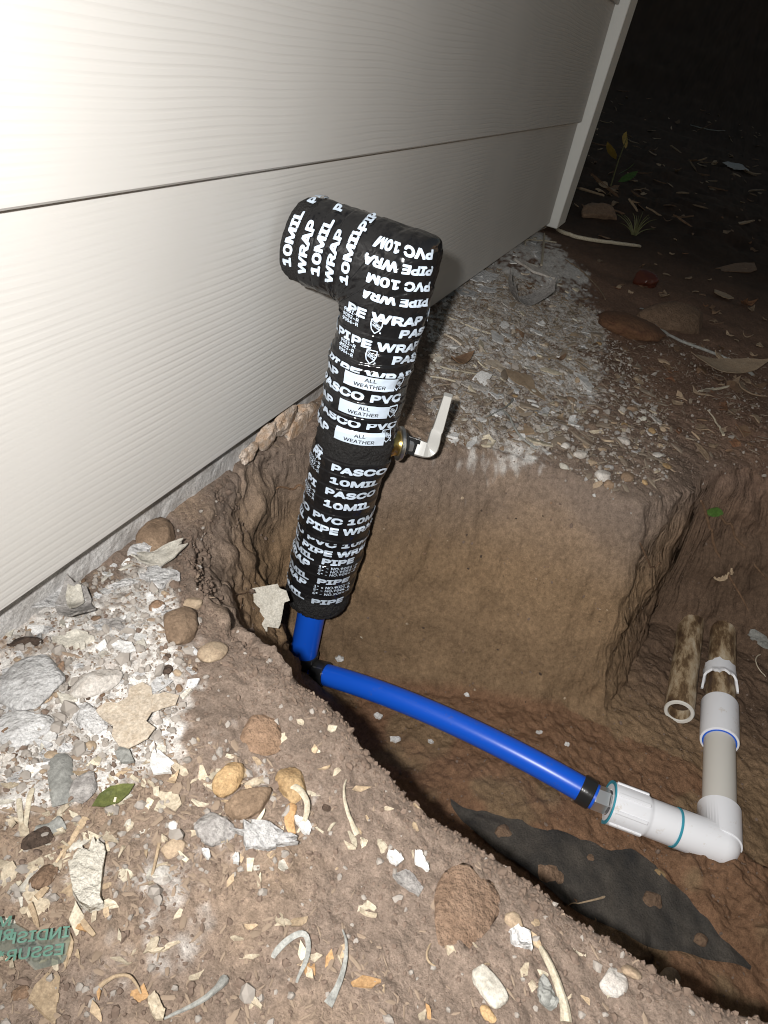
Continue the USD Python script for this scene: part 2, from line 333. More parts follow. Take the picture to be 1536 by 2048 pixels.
from scipy.ndimage import gaussian_filter
gS = gaussian_filter(gZ, 2.5)
gN = np.stack([-np.gradient(gS, axis=0) / np.gradient(gX, axis=0), -np.gradient(gS, axis=1) / np.gradient(gY, axis=1), np.ones_like(gZ)], -1)
gN /= np.linalg.norm(gN, axis=-1, keepdims=True)
gV = np.stack([gX, gY, gZ], -1)
steep = sstep(.95, .6, gN[..., 2]) * (gT > 0) * (np.hypot(gX - .4, gY + .2) < .6)
rel = .32 + .42 * np.maximum(sstep(.47, .40, gX), .9 * sstep(-.25, -.29, gY))
rel = rel * (1 - .85 * sstep(-.11, -.14, gY) * sstep(.34, .30, gX))
gV = gV + gN * (steep * rel * ((meshkit.fbm(gV * 50, 4, 71) - .5) * .030 + (meshkit.fbm(gV * 190, 3, 72) - .5) * .006))[..., None]
# albedo of the soil: brown earth, ochre subsoil in the pit, red clay on its floor, pale paint overspray near the wall
def blob(cx, cy, rx, ry): return np.exp(-(((gX - cx) / rx) ** 2 + ((gY - cy) / ry) ** 2))
top = np.array([.215, .164, .130]); sub = np.array([.225, .150, .088]); clay = np.array([.19, .105, .062]); dark = np.array([.10, .066, .047]); pale = np.array([.67, .645, .61]); red = np.array([.15, .09, .062])
k1 = meshkit.fbm(gV * 16, 4, 41)[..., None]; k2 = meshkit.fbm(gV * 70, 4, 42)[..., None]
tone = top * (.72 + .5 * k1) * (.8 + .4 * k2)
tone = tone + (np.array([.27, .195, .135]) * (.8 + .4 * k2) - tone) * np.clip((k1 - .5) * 4, 0, .6)
pit = sstep(.08, .5, gT)[..., None]
k4 = meshkit.fbm(gV * np.array([7, 7, 12]), 3, 47)[..., None]; psub = sub * (.50 + .5 * k1 + .38 * k4) * (.84 + .28 * k2)
tone = tone + (psub - tone) * pit
pc = (sstep(.9, 1., gT) * sstep(.50, .62, n3(gX, gY, 24, 43, 3) + .5 + .10) * (gX < .46))[..., None]
tone = tone + (clay * (.7 + .5 * k2) - tone) * np.clip(pc, 0, .85)
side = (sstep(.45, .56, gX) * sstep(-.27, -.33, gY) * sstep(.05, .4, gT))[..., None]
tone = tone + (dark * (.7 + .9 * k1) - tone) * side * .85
rr = sstep(.62, 1.0, gX + .9 * np.clip(-gY - .1, 0, 1) * 1.0)[..., None] * (1 - pit)
tone = tone + (red * (.6 + .9 * k1) * (.8 + .5 * k2) - tone) * rr * .9
A_ = [(0, 1520), (300, 1500), (430, 1470), (600, 1560), (650, 1660), (540, 1760), (330, 1820), (0, 1850)]
B_ = [(0, 1850), (350, 1790), (700, 1850), (900, 2046), (0, 2046)]
D_ = [(0, 1250), (110, 1180), (290, 1100), (350, 1190), (400, 1330), (330, 1520), (0, 1560)]
E_ = [(870, 640), (930, 560), (1070, 470), (1150, 540), (1200, 640), (1180, 820), (1080, 910), (880, 880), (850, 800)]
def zone(poly, soft):
    w = [on_plane(x, y, 2, ZG)[:2] for x, y in poly]; w = np.array(w); P = gP + np.stack([n3(gX, gY, 30, 81, 3), n3(gX, gY, 30, 82, 3)], -1) * .05
    return sstep(soft, -soft * .3, np.where(inside(P, w), -1, 1) * dist_poly(P, w))
zD, zE, zA = zone(D_, .02), zone(E_, .045), zone(A_, .03)
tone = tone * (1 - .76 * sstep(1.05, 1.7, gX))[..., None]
dust = 1.0 * zD + .95 * zE * (.45 + 1.1 * (n3(gX, gY, 15, 46, 3) + .5)) + .48 * zA + .1 * zone(B_, .04)
dust = dust * (1 - pit[..., 0]) + .25 * np.exp(-np.clip(-gY, 0, 9) / .02) * pit[..., 0] * (gX < .35)
dm = sstep(.36, .66, dust * .62 + (n3(gX, gY, 55, 44, 5) + n3(gX, gY, 220, 45, 3) * .8) * .9)
gd = (dm * np.clip(dust * 1.2, 0, .92))[..., None]
tone = tone + (pale * (.75 + .4 * k2) - tone) * gd
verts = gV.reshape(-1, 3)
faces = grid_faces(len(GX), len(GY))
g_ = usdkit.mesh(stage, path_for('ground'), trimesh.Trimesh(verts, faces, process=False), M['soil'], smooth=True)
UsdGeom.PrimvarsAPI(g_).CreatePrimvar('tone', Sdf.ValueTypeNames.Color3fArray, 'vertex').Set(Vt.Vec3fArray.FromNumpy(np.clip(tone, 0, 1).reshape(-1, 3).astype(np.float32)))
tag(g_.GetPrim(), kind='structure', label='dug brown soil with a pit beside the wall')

# ------------------------------------------------------------------ house wall
wall = thing('house_wall', label='pale lap siding house wall with white corner board above the dug soil', cat='house wall')
EXPO, TH = 0.1632, 0.0055
XE = 1.3854
def plank(z0, x0=-1.2, x1=XE):
    zt = z0 + EXPO + .028
    sl = TH / EXPO
    def yy(z): return (z - z0) * sl
    prof = [(0 + .0012, z0), (0, z0 + .0012), (yy(zt), zt), (yy(zt) + TH, zt), (TH, z0)]
    v = np.array([(x, y, z) for x in (x0, x1) for y, z in prof]); n = len(prof)
    f = []
    for i in range(n):
        j = (i + 1) % n; f += [(i, i + n, j + n), (i, j + n, j)]
    for i in range(1, n - 1): f += [(0, i, i + 1), (n, n + i + 1, n + i)]
    m = trimesh.Trimesh(v, f, process=False); m.fix_normals(); return m
for k in range(7):
    obj('siding_plank', plank(k * EXPO), M['siding' if k % 2 == 0 else 'siding2'], wall, smooth=False)
obj('corner_board', box(XE + .0105 + .042, -.0035 + .002, .66, .084, .026, 1.335, .0012), M['trim'], wall, smooth=False)
obj('corner_board', box(XE + .0105 + .074, .06, .66, .020, .096, 1.335, .0012), M['trim'], wall, smooth=False)
obj('side_wall', box(XE + .058, 2.1, .66, .02, 3.98, 1.3), M['siding'], wall, smooth=False)
# foundation face, set back under the siding, roughened
fx = np.linspace(-1.2, XE + .06, 900); fz = np.linspace(-.30, .012, 60)
FX, FZ = np.meshgrid(fx, fz, indexing='ij')
FY = .011 + n3(FX, FZ, 40, 51, 4) * .005 + n3(FX, FZ, 160, 52, 2) * .002 - .006 * sstep(-.03, -.10, FZ)
obj('foundation', trimesh.Trimesh(np.stack([FX, FY, FZ], -1).reshape(-1, 3), grid_faces(len(fx), len(fz)), process=False), M['concrete'], wall, smooth=True)

# ------------------------------------------------------------------ wrapped riser pipe
AX, AY, ZC = 0.405, -0.0530, 0.1218
R0 = 0.0254
LEAN = .0265                      # the riser leans a little away from the wall
PIV = .030; SP = ZC - PIV; LC = .062           # corner spans s in [SP, SP + LC]
def s_arm(y): return SP + LC + (y - (AY + PIV))
def radius(s, psi):
    r = R0 * (1 - .035 * sstep(-.033, -.133, s))
    r = r + n3(s + .01 * np.sin(psi), np.cos(psi) * .02, 60, 61, 2) * .0012 + n3(s + .012 * np.sin(psi), np.cos(psi) * .03, 25, 62, 2) * .0014
    for e, h in ((-.131, .0007), (-.111, .0008), (-.088, .0009), (-.058, .0006), (-.001, .0007), (.023, .0008), (.049, .0007), (.072, .0010)):
        w = s + .0016 * np.sin(psi + e * 70)
        r = r + h * sstep(e + .0012, e - .0004, w) * sstep(e - .022, e - .006, w)
    w = (s + .0022 * np.sin(psi + 1.1)) / .0109; fr = w - np.floor(w)
    r = r + .0006 * (fr * sstep(1.0, .93, fr)) + .0017 * (meshkit.fbm(np.stack([s * 110, np.cos(psi) * 2.6, np.sin(psi) * 2.6], -1), 3, 66) - .5) * (.5 + sstep(.03, .08, s))
    d = np.angle(np.exp(1j * (psi + 1.75)))
    r = r + .0035 * np.exp(-((s - .005) / .018) ** 2 - (d / .35) ** 2)          # bulge over the valve
    r = r - .0020 * sstep(SP + LC + .012, SP + LC + .05, s)
    return r
def solid(p, s, psi):
    q = p - np.array([AX, AY, ZC]); x, y, z = q[..., 0], q[..., 1], q[..., 2]
    rr = radius(s, psi)
    a = np.sqrt(x * x + y * y) - rr; b = np.sqrt(x * x + z * z) - rr
    mn = np.minimum(np.abs(y), np.abs(z)) / R0; k = .0045 * sstep(0, .9, mn)
    mx = .5 * (a + b + np.sqrt((a - b) ** 2 + k * k)); mi = .5 * (a + b - np.sqrt((a - b) ** 2 + k * k))
    out = np.where((y < 0) & (z > 0), mx, np.where((y > 0) & (z < 0), mi, np.where(y + z < 0, a, b)))
    return out
def surf(s, psi, lift=0.0):
    s, psi = np.broadcast_arrays(np.asarray(s, float), np.asarray(psi, float))
    ph = np.clip((s - SP) / LC, 0, 1) * (math.pi / 2)
    m = np.maximum(np.cos(ph), np.sin(ph)); dist = PIV / m
    e = np.stack([np.zeros_like(ph), -np.cos(ph), np.sin(ph)], -1)
    c = np.stack([np.full_like(ph, AX), np.full_like(ph, AY + PIV), np.full_like(ph, SP)], -1) + e * dist[..., None]
    c = c + np.stack([0 * s, np.maximum(s - SP - LC, 0), np.minimum(s - SP, 0)], -1)
    o = np.stack([np.cos(psi), 0 * psi, 0 * psi], -1) - e * np.sin(psi)[..., None]
    corner = (s > SP - .001) & (s < SP + LC + .001)
    lo = np.zeros_like(s); hi = np.full_like(s, .075)
    for _ in range(22):
        mid = (lo + hi) / 2; g = solid(c + o * mid[..., None], s, psi) > 0
        hi = np.where(g, mid, hi); lo = np.where(g, lo, mid)
    R = np.where(corner, lo, radius(s, psi))
    V = c + o * (R + lift)[..., None]
    V[..., 1] -= LEAN * (V[..., 2] + .203)
    return V
# table for finding the (s, psi) that is seen at a place of the photograph
_S, _P = np.meshgrid(np.linspace(-.20, .205, 420), np.linspace(-math.pi, math.pi, 360, endpoint=False), indexing='ij')
_W = surf(_S, _P); _px = project(_W)
_front = np.einsum('ijk,ijk->ij', surf(_S, _P, .001) - _W, _W - CAM) < 0
def find(px, py):
    d = np.hypot(_px[..., 0] - px, _px[..., 1] - py) + np.where(_front, 0, 1e4)
    k = np.unravel_index(np.argmin(d), d.shape); return _S[k], _P[k]
pipe = thing('water_pipe', loc=(0, 0, 0), label='water line of black printed wrap elbow, blue tube and white plastic fittings', cat='water pipe')
def sweep(s0, s1, ns, npsi=96, off=0.0, rough=0.0, seed=0, cap0=False, cap1=False, inner=.012):
    s = np.linspace(s0, s1, ns); p = np.arange(npsi) / npsi * 2 * math.pi - math.pi
    S, Pp = np.meshgrid(s, p, indexing='ij')
    lift = np.full(S.shape, off)
    if rough: lift = lift + rough * (meshkit.fbm(np.stack([S * 500, np.cos(Pp) * 13, np.sin(Pp) * 13], -1), 3, seed) - .5) * 2
    if cap0: lift[0] -= .0022; lift[1] -= .0006
    if cap1: lift[-1] -= .0022; lift[-2] -= .0006
    V = surf(S, Pp, lift); rows = [V]
    def capring(row, k):
        c = row.mean(0); return c + (row - c) * k
    if cap0: rows = [capring(V[0], inner / R0)[None], capring(V[0], .75)[None] + (meshkit.noise(V[0] * 900)[:, None] * np.array([0, 0, .0016]))[None]] + rows
    if cap1: rows = rows + [capring(V[-1], .75)[None], capring(V[-1], inner / R0)[None]]
    V = np.concatenate(rows); n = len(V)
    i, j = np.meshgrid(np.arange(n - 1), np.arange(npsi), indexing='ij'); k = (j + 1) % npsi
    q = np.stack([i * npsi + j, i * npsi + k, (i + 1) * npsi + k, (i + 1) * npsi + j], -1).reshape(-1, 4)
    return trimesh.Trimesh(V.reshape(-1, 3), np.vstack([q[:, [0, 1, 2]], q[:, [0, 2, 3]]]), process=False)
S_BOT = find(640, 1243)[0]; S_T0 = find(640, 1203)[0]; S_T1 = find(715, 930)[0]; S_T2 = find(725, 884)[0]
S_END = s_arm(.010); S_T3 = S_END - .013
obj('foam_sleeve', sweep(S_BOT, S_T0 + .004, 26, off=-.0006, rough=.0017, cap0=True), M['foam'], pipe, smooth=True)
obj('foam_sleeve', sweep(S_T1 - .004, S_T2 + .004, 22, off=-.0010, rough=.0013, seed=3), M['foam'], pipe, smooth=True)
obj('foam_sleeve', sweep(S_T3 - .004, S_END, 20, off=-.0010, rough=.0008, seed=5, cap1=True), M['foam'], pipe, smooth=True)
obj('wall_pipe', tube([(AX, -.02, ZC), (AX, .012, ZC)], .011, 24), M['black'], pipe)
lower = obj('tape_wrap', sweep(S_T0, S_T1, 240, 180), M['tape'], pipe, smooth=True, label='lower length of black printed wrap')
upper = obj('tape_wrap', sweep(S_T2, S_T3, 400, 180), M['tape'], pipe, smooth=True, label='upper length of black printed wrap with the elbow')

# lettering
_glyph = {}
def letters(text, bold=.07, wide=1.74):
    key = (text, bold, wide)
    if key not in _glyph:
        m = meshkit.text_mesh(text, 1.0, .01, bold=True)
        f = m.faces[m.face_normals[:, 2] < -.5]
        g = union_all([Polygon(m.vertices[t][:, :2]).buffer(.002) for t in f])
        g = affinity.scale(g, wide, 1, origin=(0, 0))
        if bold: g = g.buffer(bold)
        _glyph[key] = g.simplify(.012)
    return _glyph[key]
def sheet(g, edge):
    """flat triangulated sheet (2-D vertices, faces) of a polygon with edges at most edge long."""
    V, F, n = [], [], 0
    for p in getattr(g, 'geoms', [g]):
        if p.geom_type != 'Polygon' or p.area < 1e-4: continue
        v, f = trimesh.creation.triangulate_polygon(p, engine='earcut')
        v3 = np.column_stack([v, np.zeros(len(v))]); v3, f = trimesh.remesh.subdivide_to_size(v3, f, edge, max_iter=12)
        V.append(v3[:, :2]); F.append(f + n); n += len(v3)
    return (np.vstack(V), np.vstack(F)) if V else (np.zeros((0, 2)), np.zeros((0, 3), int))
def radial(s, psi, lift, arm):
    s, psi = np.broadcast_arrays(np.asarray(s, float), np.asarray(psi, float)); z = np.zeros_like(s)
    if arm:                       # s runs along y, round the arm's axis
        c = np.stack([z + AX, s, z + ZC], -1); o = np.stack([np.cos(psi), z, -np.sin(psi)], -1); sp = s_arm(s)
    else:                         # s runs up z, round the riser's axis
        c = np.stack([z + AX, z + AY, s], -1); o = np.stack([np.cos(psi), np.sin(psi), z], -1); sp = s
    lo = np.zeros_like(s); hi = np.full_like(s, .06)
    for _ in range(22):
        mid = (lo + hi) / 2; g = solid(c + o * mid[..., None], sp, psi) > 0
        hi = np.where(g, mid, hi); lo = np.where(g, lo, mid)
    V = c + o * (lo + lift)[..., None]; V[..., 1] -= LEAN * (V[..., 2] + .203)
    return V
def table(arm, s0, s1):
    S, P = np.meshgrid(np.linspace(s0, s1, 200), np.linspace(-math.pi, math.pi, 360, endpoint=False), indexing='ij')
    W = radial(S, P, 0., arm); return S, P, project(W), np.einsum('ijk,ijk->ij', radial(S, P, .001, arm) - W, W - CAM) < 0
_TA = table(True, AY - R0 + .002, 0.01); _TR = table(False, .05, ZC + R0 - .002)
def find_in(T, px, py):
    d = np.hypot(T[2][..., 0] - px, T[2][..., 1] - py) + np.where(T[3], 0, 1e4); k = np.unravel_index(np.argmin(d), d.shape); return T[0][k], T[1][k]
CAP = .0045
def put(items, parent, name='lettering', flip=False, lift=.00045, m='ink'):
    V, F, n = [], [], 0
    for g, s0, p0, h, fl in items:
        v, f = sheet(g, .22 if h > .003 else .8)
        if not len(v): continue
        sg = -1 if fl in (True, 'up') else 1
        psi = p0 + sg * v[:, 0] * h / (R0 * 1.0); s = s0 + sg * v[:, 1] * h
        V.append(surf(s, psi, lift) if fl in (True, False) else radial(s, psi, lift + .0008, fl == 'arm')); F.append(f + n); n += len(v)
    if V: obj(name, trimesh.Trimesh(np.vstack(V), np.vstack(F), process=False), M[m], parent, smooth=True)
def shield():
    o = Polygon([(-.75, 1.0), (.75, 1.0), (.80, .2), (.55, -.55), (0, -1.1), (-.55, -.55), (-.80, .2)]).buffer(.12)
    i = o.buffer(-.17)
    bar = Polygon([(-.9, .78), (.95, -.35), (.95, -.05), (-.9, 1.08)]).intersection(o)
    bar2 = Polygon([(-.9, .28), (.8, -.75), (.8, -.58), (-.9, .45)]).intersection(o)
    t = affinity.translate(affinity.rotate(affinity.scale(letters('UPC', .03, 1.2), .36, .36, origin=(0, 0)), -31, origin=(0, 0)), -.52, .25)
    return union_all([o.difference(i), bar.difference(bar.buffer(-.06)), bar2.difference(bar2.buffer(-.05)), t.intersection(i)] + [affinity.translate(sbox(-.07, -.07, .07, .07).buffer(.06), .78, -.95)])
SHIELD = affinity.scale(shield(), .62, .62, origin=(0, 0))
def allweather():
    b = sbox(0, 0, 6.4, 1.75)
    t1 = affinity.translate(affinity.scale(letters('ALL', .0, 1.25), .46, .46, origin=(0, 0)), 2.45, 1.02)
    t2 = affinity.translate(affinity.scale(letters('WEATHER', .0, 1.25), .46, .46, origin=(0, 0)), 1.25, .24)
    return b.difference(t1).difference(t2)
AW = allweather()
NUMS = ['1" - NO.9051-R', '2" - NO.9052-R', '4" - NO.9054-R']
def row(text, px, py, h=CAP, clip=None, fl=False, wide=1.78, lead='', gap=.75):
    """text whose left baseline end is seen at (px, py); lead is what stands before it on the same line."""
    s, p = find(px, py); out = []
    g = letters(text, .07, wide)
    if clip: g = g.intersection(sbox(-50, clip[0], 50, clip[1]))
    if fl == 'riser': s, p = find_in(_TR, px, py)
    out.append((g, s, p, h, fl))
    if lead:
        l = letters(lead, .07, wide)
        if clip: l = l.intersection(sbox(-50, clip[0], 50, clip[1]))
        w = l.bounds[2]
        out.append((affinity.translate(l, -w - gap, 0), s, p, h, fl))
    return out
def shape(g, px, py, h=CAP, fl=False):
    s, p = find(px, py); return [(g, s, p, h, fl)]
def small(px, py, dy, h=.0021):
    s, p = find(px, py); return [(letters(t, .0, 1.3), s - dy * k, p, h, False) for k, t in enumerate(NUMS)]
def z1(x, y): return 500 + x / 3.84, 380 + y / 3.84
def z2(x, y): return 520 + x / 3.53, 700 + y / 3.53
up = []
up += row('PE WRAP  PASCO PVC', *z1(755, 915), fl='riser') + row('PE WRAP  PASCO PVC', *z1(775, 1158), lead='PVC 10MIL PI', gap=.16)
up += row('PAS', *z1(1130, 1128), fl='riser') + row('PAS', *z1(1080, 1335))
s_, p_ = find_in(_TR, *z1(968, 1045)); up += [(SHIELD, s_, p_, .0060, 'riser')] + shape(SHIELD, *z1(925, 1285), h=.0060)
for (zx, zy, md) in ((848, 978, 'riser'), (810, 1212, False)):
    s_, p_ = find_in(_TR, *z1(zx, zy)) if md else find(*z1(zx, zy))
    for k, t in enumerate(('9051-R', '9052-R', '9054-R')):
        g = letters(t, .03, 1.25); up.append((affinity.translate(g, -g.bounds[2], 0), s_ - .0028 * k, p_, .0019, md))
up += row('PE WRAP', *z1(690, 1365), clip=(.42, 2), lead='PVC 10MIL PI', gap=.16)
for b0, sh, sc in (((588, 225), (975, 235), None), ((555, 420), (930, 430), None), ((525, 612), (893, 605), None)):
    s_, p_ = find(*z2(b0[0], b0[1] + 2)); wl = letters('PIPE WRAP'); up += [(AW, s_, p_, CAP * 1.12, False), (affinity.translate(wl, -wl.bounds[2] - 1.1, .3), s_, p_, CAP, False)]; up += shape(SHIELD, *z2(*sh), h=.0062)
up += row('PVC', *z2(770, 362), lead='PASCO') + row('PVC', *z2(740, 552), lead='PASCO', clip=(-.3, .9))
# rows round the arm
def arm_row(text, px, py, clip=None):
    q, p = find_in(_TA, px, py); g = letters(text, .07, 1.68)
    if clip: g = g.intersection(sbox(clip[0], clip[1], clip[2], clip[3]))
    return [(g, q, p, CAP, 'arm')]
def up_row(text, px, py, clip=None):
    q, p = find_in(_TR, px, py); g = letters(text, .07, 1.38)
    if clip: g = g.intersection(sbox(clip[0], clip[1], clip[2], clip[3]))
    return [(g, q, p, CAP, 'up')]
up += arm_row('10MIL', *z1(318, 590)) + arm_row('WRAP', *z1(435, 648)) + arm_row('10MIL', *z1(535, 665)) + arm_row('WRAP', *z1(640, 715)) + arm_row('10MIL', *z1(752, 735))
up += arm_row('PIP', *z1(880, 335)) + arm_row('PASCO', *z1(490, 120)) + arm_row('P', *z1(690, 185))
# rows upside down on the shoulder of the elbow
up += up_row('PVC 10M', *z1(1400, 460)) + up_row('PIPE WRA', *z1(1395, 583)) + up_row('PVC 10M', *z1(1375, 700)) + up_row('PIPE WRA', *z1(1360, 822), clip=(0, .1, 9, 2))
put(up, upper)
lo_ = []
lo_ += row('PASCO', *z2(500, 838)) + row('10MIL', *z2(485, 922)) + row('PASCO', *z2(458, 1000)) + row('10MIL', *z2(440, 1085))
lo_ += row('PVC 10MIL', *z2(370, 1160), lead='PASCO') + row('PIPE WRAP', *z2(325, 1212), lead='10MIL') + row('PVC 10MIL', *z2(335, 1318), clip=(-.2, .72), lead='PASCO') + row('PIPE WRAP', *z2(297, 1362), lead='10MIL')
lo_ += row('PIPE', *z2(430, 1500)) + row('PIPE', *z2(395, 1640)) + row('PIPE', *z2(358, 1778))
for x, y, t in ((385, 1482, '10MIL'), (352, 1530, 'WRAP'), (345, 1622, '10MIL'), (325, 1665, 'WRAP'), (312, 1760, '10MIL')):
    s_, p_ = find(*z2(x, y)); g = letters(t); lo_.append((affinity.translate(g, -g.bounds[2], 0), s_, p_, CAP, False))
lo_ += small(*z2(412, 1536), .0031) + small(*z2(375, 1672), .0031)
for x, y in ((432, 775), (398, 965)):
    s_, p_ = find(*z2(x, y)); g = letters('PI'); lo_.append((affinity.translate(g, -g.bounds[2], 0), s_, p_, CAP, False))
    s_, p_ = find(*z2(x - 5, y + 40))
    for k, t in enumerate(NUMS):
        g = letters(t, .0, 1.3); lo_.append((affinity.translate(g, -g.bounds[2], 0), s_ - .0031 * k, p_, .0021, False))
lo_ += shape(SHIELD, *z2(410, 720), h=.0062)
put(lo_, lower)

# blue riser tube, black elbow fitting, blue supply tube
ZB = -.2167
obj('riser_tube', tube([(AX, AY, S_BOT + .02), (AX, AY, S_BOT - .01), (AX, AY, ZB + .014)], .0113, 32), M['blue'], pipe, smooth=50)
P0 = np.array([AX - .0015, AY - .012, ZB - .001]); P1 = on_plane(1190, 1594, 0, .376)
mid1 = on_plane(790, 1396, 0, .396); mid2 = on_plane(986, 1483, 0, .386)
sup = spline([P0, mid1, mid2, P1], 60)
obj('supply_tube', tube(sup, .0092, 32), M['blue'], pipe, smooth=50)
d0 = unit(sup[1] - sup[0]); d1 = unit(sup[-1] - sup[-2])
fit = obj('elbow_fitting', tube(spline([(AX, AY, ZB + .020), (AX, AY, ZB + .006), (AX, AY - .003, ZB - .003), P0, P0 + d0 * .012], 20), .0090, 24), M['black'], pipe, smooth=50)
obj('crimp_ring', lathe([(0, .0095), (0, .0122), (.0008, .0126), (.0092, .0126), (.010, .0122), (.010, .0095)], (AX, AY, ZB + .005), (0, 0, 1)), M['black'], pipe)
obj('crimp_ring', lathe([(0, .0085), (0, .0104), (.0008, .0108), (.0098, .0108), (.0106, .0104), (.0106, .0085)], P0 + d0 * .003, d0), M['black'], pipe)
obj('crimp_ring', lathe([(0, .0085), (0, .0104), (.0008, .0108), (.0088, .0108), (.0096, .0104), (.0096, .0085)], P1 - d1 * .0115, d1), M['black'], pipe)
# metal hex between the ring and the white threaded adapter
EL = on_plane(1438, 1688, 2, -.1812)      # centre of the white elbow
ad = unit(EL - P1); A0 = P1 + ad * .004
obj('hex_nipple', lathe([(-.006, 0), (-.006, .0085), (-.005, .0092), (.004, .0092), (.005, .0085), (.012, .0085), (.012, 0)], A0, ad, 6), M['steel'], pipe, smooth=False)
L = np.linalg.norm(EL - A0)
AR = .0150
obj('primer_ring', lathe([(.0053, AR - .0020), (.0050, AR + .0003), (.0062, AR + .0003)], A0, ad), M['primer_teal'], pipe)
adp = obj('threaded_adapter', lathe([(.0056, .009), (.0056, AR - .0006), (.0062, AR), (.030, AR), (.033, AR - .0015), (.0345, .0134), (.052, .0134), (.0535, .0128)], A0, ad), M['pvc'], pipe)
w_ = ad; u_ = unit(np.array([0, 0, 1.]) - w_ * w_[2]); v_ = np.cross(w_, u_)
for k in range(8):
    a = k / 8 * 2 * math.pi + .2; o = u_ * math.cos(a) + v_ * math.sin(a)
    t_ = -u_ * math.sin(a) + v_ * math.cos(a)
    rib = box(0, 0, 0, .023, .0026, .0018, .0005); Mx = np.eye(4); Mx[:3, 0] = w_; Mx[:3, 1] = t_; Mx[:3, 2] = o; Mx[:3, 3] = A0 + w_ * .0190 + o * (AR + .0002)
    rib.apply_transform(Mx); obj('grip_rib', rib, M['pvc'], adp)
obj('primer_ring', lathe([(.0532, .0120), (.0532, .0139), (.0546, .0139), (.0546, .0120)], A0, ad), M['primer_teal'], pipe)
# white elbow: hub towards the adapter, mitred body, hub along the wall
HX = np.array([1., 0, 0]); ER = .0138
path = spline([A0 + ad * .0545, EL - ad * .012, EL, EL + HX * .012, EL + HX * .030], 30)
el1 = lathe([(.0546, .0), (.0546, ER), (L, ER)], A0, ad); 
import manifold3d as m3
def cyl_m3(a, b, r):
    a, b = np.asarray(a, float), np.asarray(b, float); d = unit(b - a); c = trimesh.creation.cylinder(r, np.linalg.norm(b - a), 48)
    c.apply_transform(trimesh.geometry.align_vectors([0, 0, 1], d)); c.apply_translation((a + b) / 2)
    return m3.Manifold(m3.Mesh(np.asarray(c.vertices, np.float32), np.asarray(c.faces, np.uint32)))
sph = trimesh.creation.icosphere(3, ER); sph.apply_translation(EL)
elb = cyl_m3(A0 + ad * .0548, EL, ER) + cyl_m3(EL, EL + HX * .030, ER + .0012) + m3.Manifold(m3.Mesh(np.asarray(sph.vertices, np.float32), np.asarray(sph.faces, np.uint32)))
obj('elbow_socket', elb, M['pvc'], pipe, smooth=40)
CPX = on_plane(1435, 1482, 2, EL[2])[0]; CPX2 = on_plane(1435, 1408, 2, EL[2])[0]
obj('short_pipe', tube([EL + HX * .025, EL + HX * .05, (CPX + .012, EL[1], EL[2])], .0119, 40), M['pvc_cream'], pipe, smooth=50)
obj('primer_ring', lathe([(0, .0116), (0, .0131), (.004, .0131)], (CPX - .0004, EL[1], EL[2]), HX), M['primer_blue'], pipe)
obj('coupling', lathe([(.004, .0125), (0, .0128), (0, .0146), (.0008, .0150), (CPX2 - CPX - .001, .0150), (CPX2 - CPX, .0146), (CPX2 - CPX, .0115)], (CPX, EL[1], EL[2]), HX, 48), M['pvc'], pipe)
obj('old_pipe', tube([(CPX2 - .01, EL[1], EL[2]), (.58, EL[1] - .001, EL[2] + .002), (.72, EL[1] - .003, EL[2] + .004)], .0119, 36), M['pvc_old'], pipe, smooth=50, label='mud stained brown pipe running under the soil')

# ball valve on the riser
_ay = AY - LEAN * (-.02 + .203); _t = project(np.array([AX, _ay, -.012]))[2]
VB = CAM + ray(788, 886) * _t; va = unit([.55, -.835, 0]); VO = VB - va * .004
vz = np.array([0, 0, 1.]); vt = np.cross(vz, va)
LA, LB_, LC_, LD = (CAM + ray(*q) * (_t + dz) for q, dz in (((822, 891), .002), ((846, 899), .002), ((862, 893), .004), ((868, 868), .006)))
valve = obj('ball_valve', lathe([(-.010, 0), (-.010, .0098), (.002, .0098), (.0035, .0088), (.0070, .0088), (.0076, 0)], VO, va, 24), M['brass'], pipe, label='brass valve body seen through a cut in the wrap')
obj('packing_nut', lathe([(.0066, .0045), (.0066, .0112), (.0072, .0120), (.0090, .0120), (.0098, .0112), (.0098, .0045)], VO, va, 30), M['zinc'], valve)
obj('stem_nut', lathe([(.0125, 0), (.0125, .0050), (.0132, .0055), (.0165, .0055), (.0172, .0050), (.0172, 0)], VO, va, 6), M['steel'], valve, smooth=False)
obj('stem', lathe([(.0095, 0), (.0095, .0082), (.0125, .0082), (.0134, .0066), (.0134, 0)], VO, va, 24), M['black'], valve)
def bar(P, W, w, t, name, m, parent):
    """flat bar along the points P, width w along the vectors W, thickness t."""
    P = np.asarray(P, float); W = np.asarray(W, float); T, _, _ = frames(P); Nn = np.cross(T, W); Nn /= np.linalg.norm(Nn, axis=1)[:, None]
    W = W / np.linalg.norm(W, axis=1)[:, None]; w = np.broadcast_to(np.asarray(w, float), (len(P),))[:, None]
    b = t * .3
    ring = [(-.5, -.5 + .3), (-.5, .2), (-.44, .5), (.44, .5), (.5, .2), (.5, -.2), (.44, -.5), (-.44, -.5)]
    V = np.stack([P + W * w * a + Nn * t * c for a, c in ring], 1); n, k = V.shape[:2]
    i, j = np.meshgrid(np.arange(n - 1), np.arange(k), indexing='ij'); jj = (j + 1) % k
    q = np.stack([i * k + j, i * k + jj, (i + 1) * k + jj, (i + 1) * k + j], -1).reshape(-1, 4)
    F = np.vstack([q[:, [0, 1, 2]], q[:, [0, 2, 3]]]); F = np.vstack([F] + [[(0, a, a + 1), ((n - 1) * k, (n - 1) * k + a + 1, (n - 1) * k + a)] for a in range(1, k - 1)])
    mm = trimesh.Trimesh(V.reshape(-1, 3), F, process=False); mm.fix_normals(); return obj(name, mm, m, parent, smooth=40)
B0 = VO + va * .0185
side = unit(LB_ - LA)
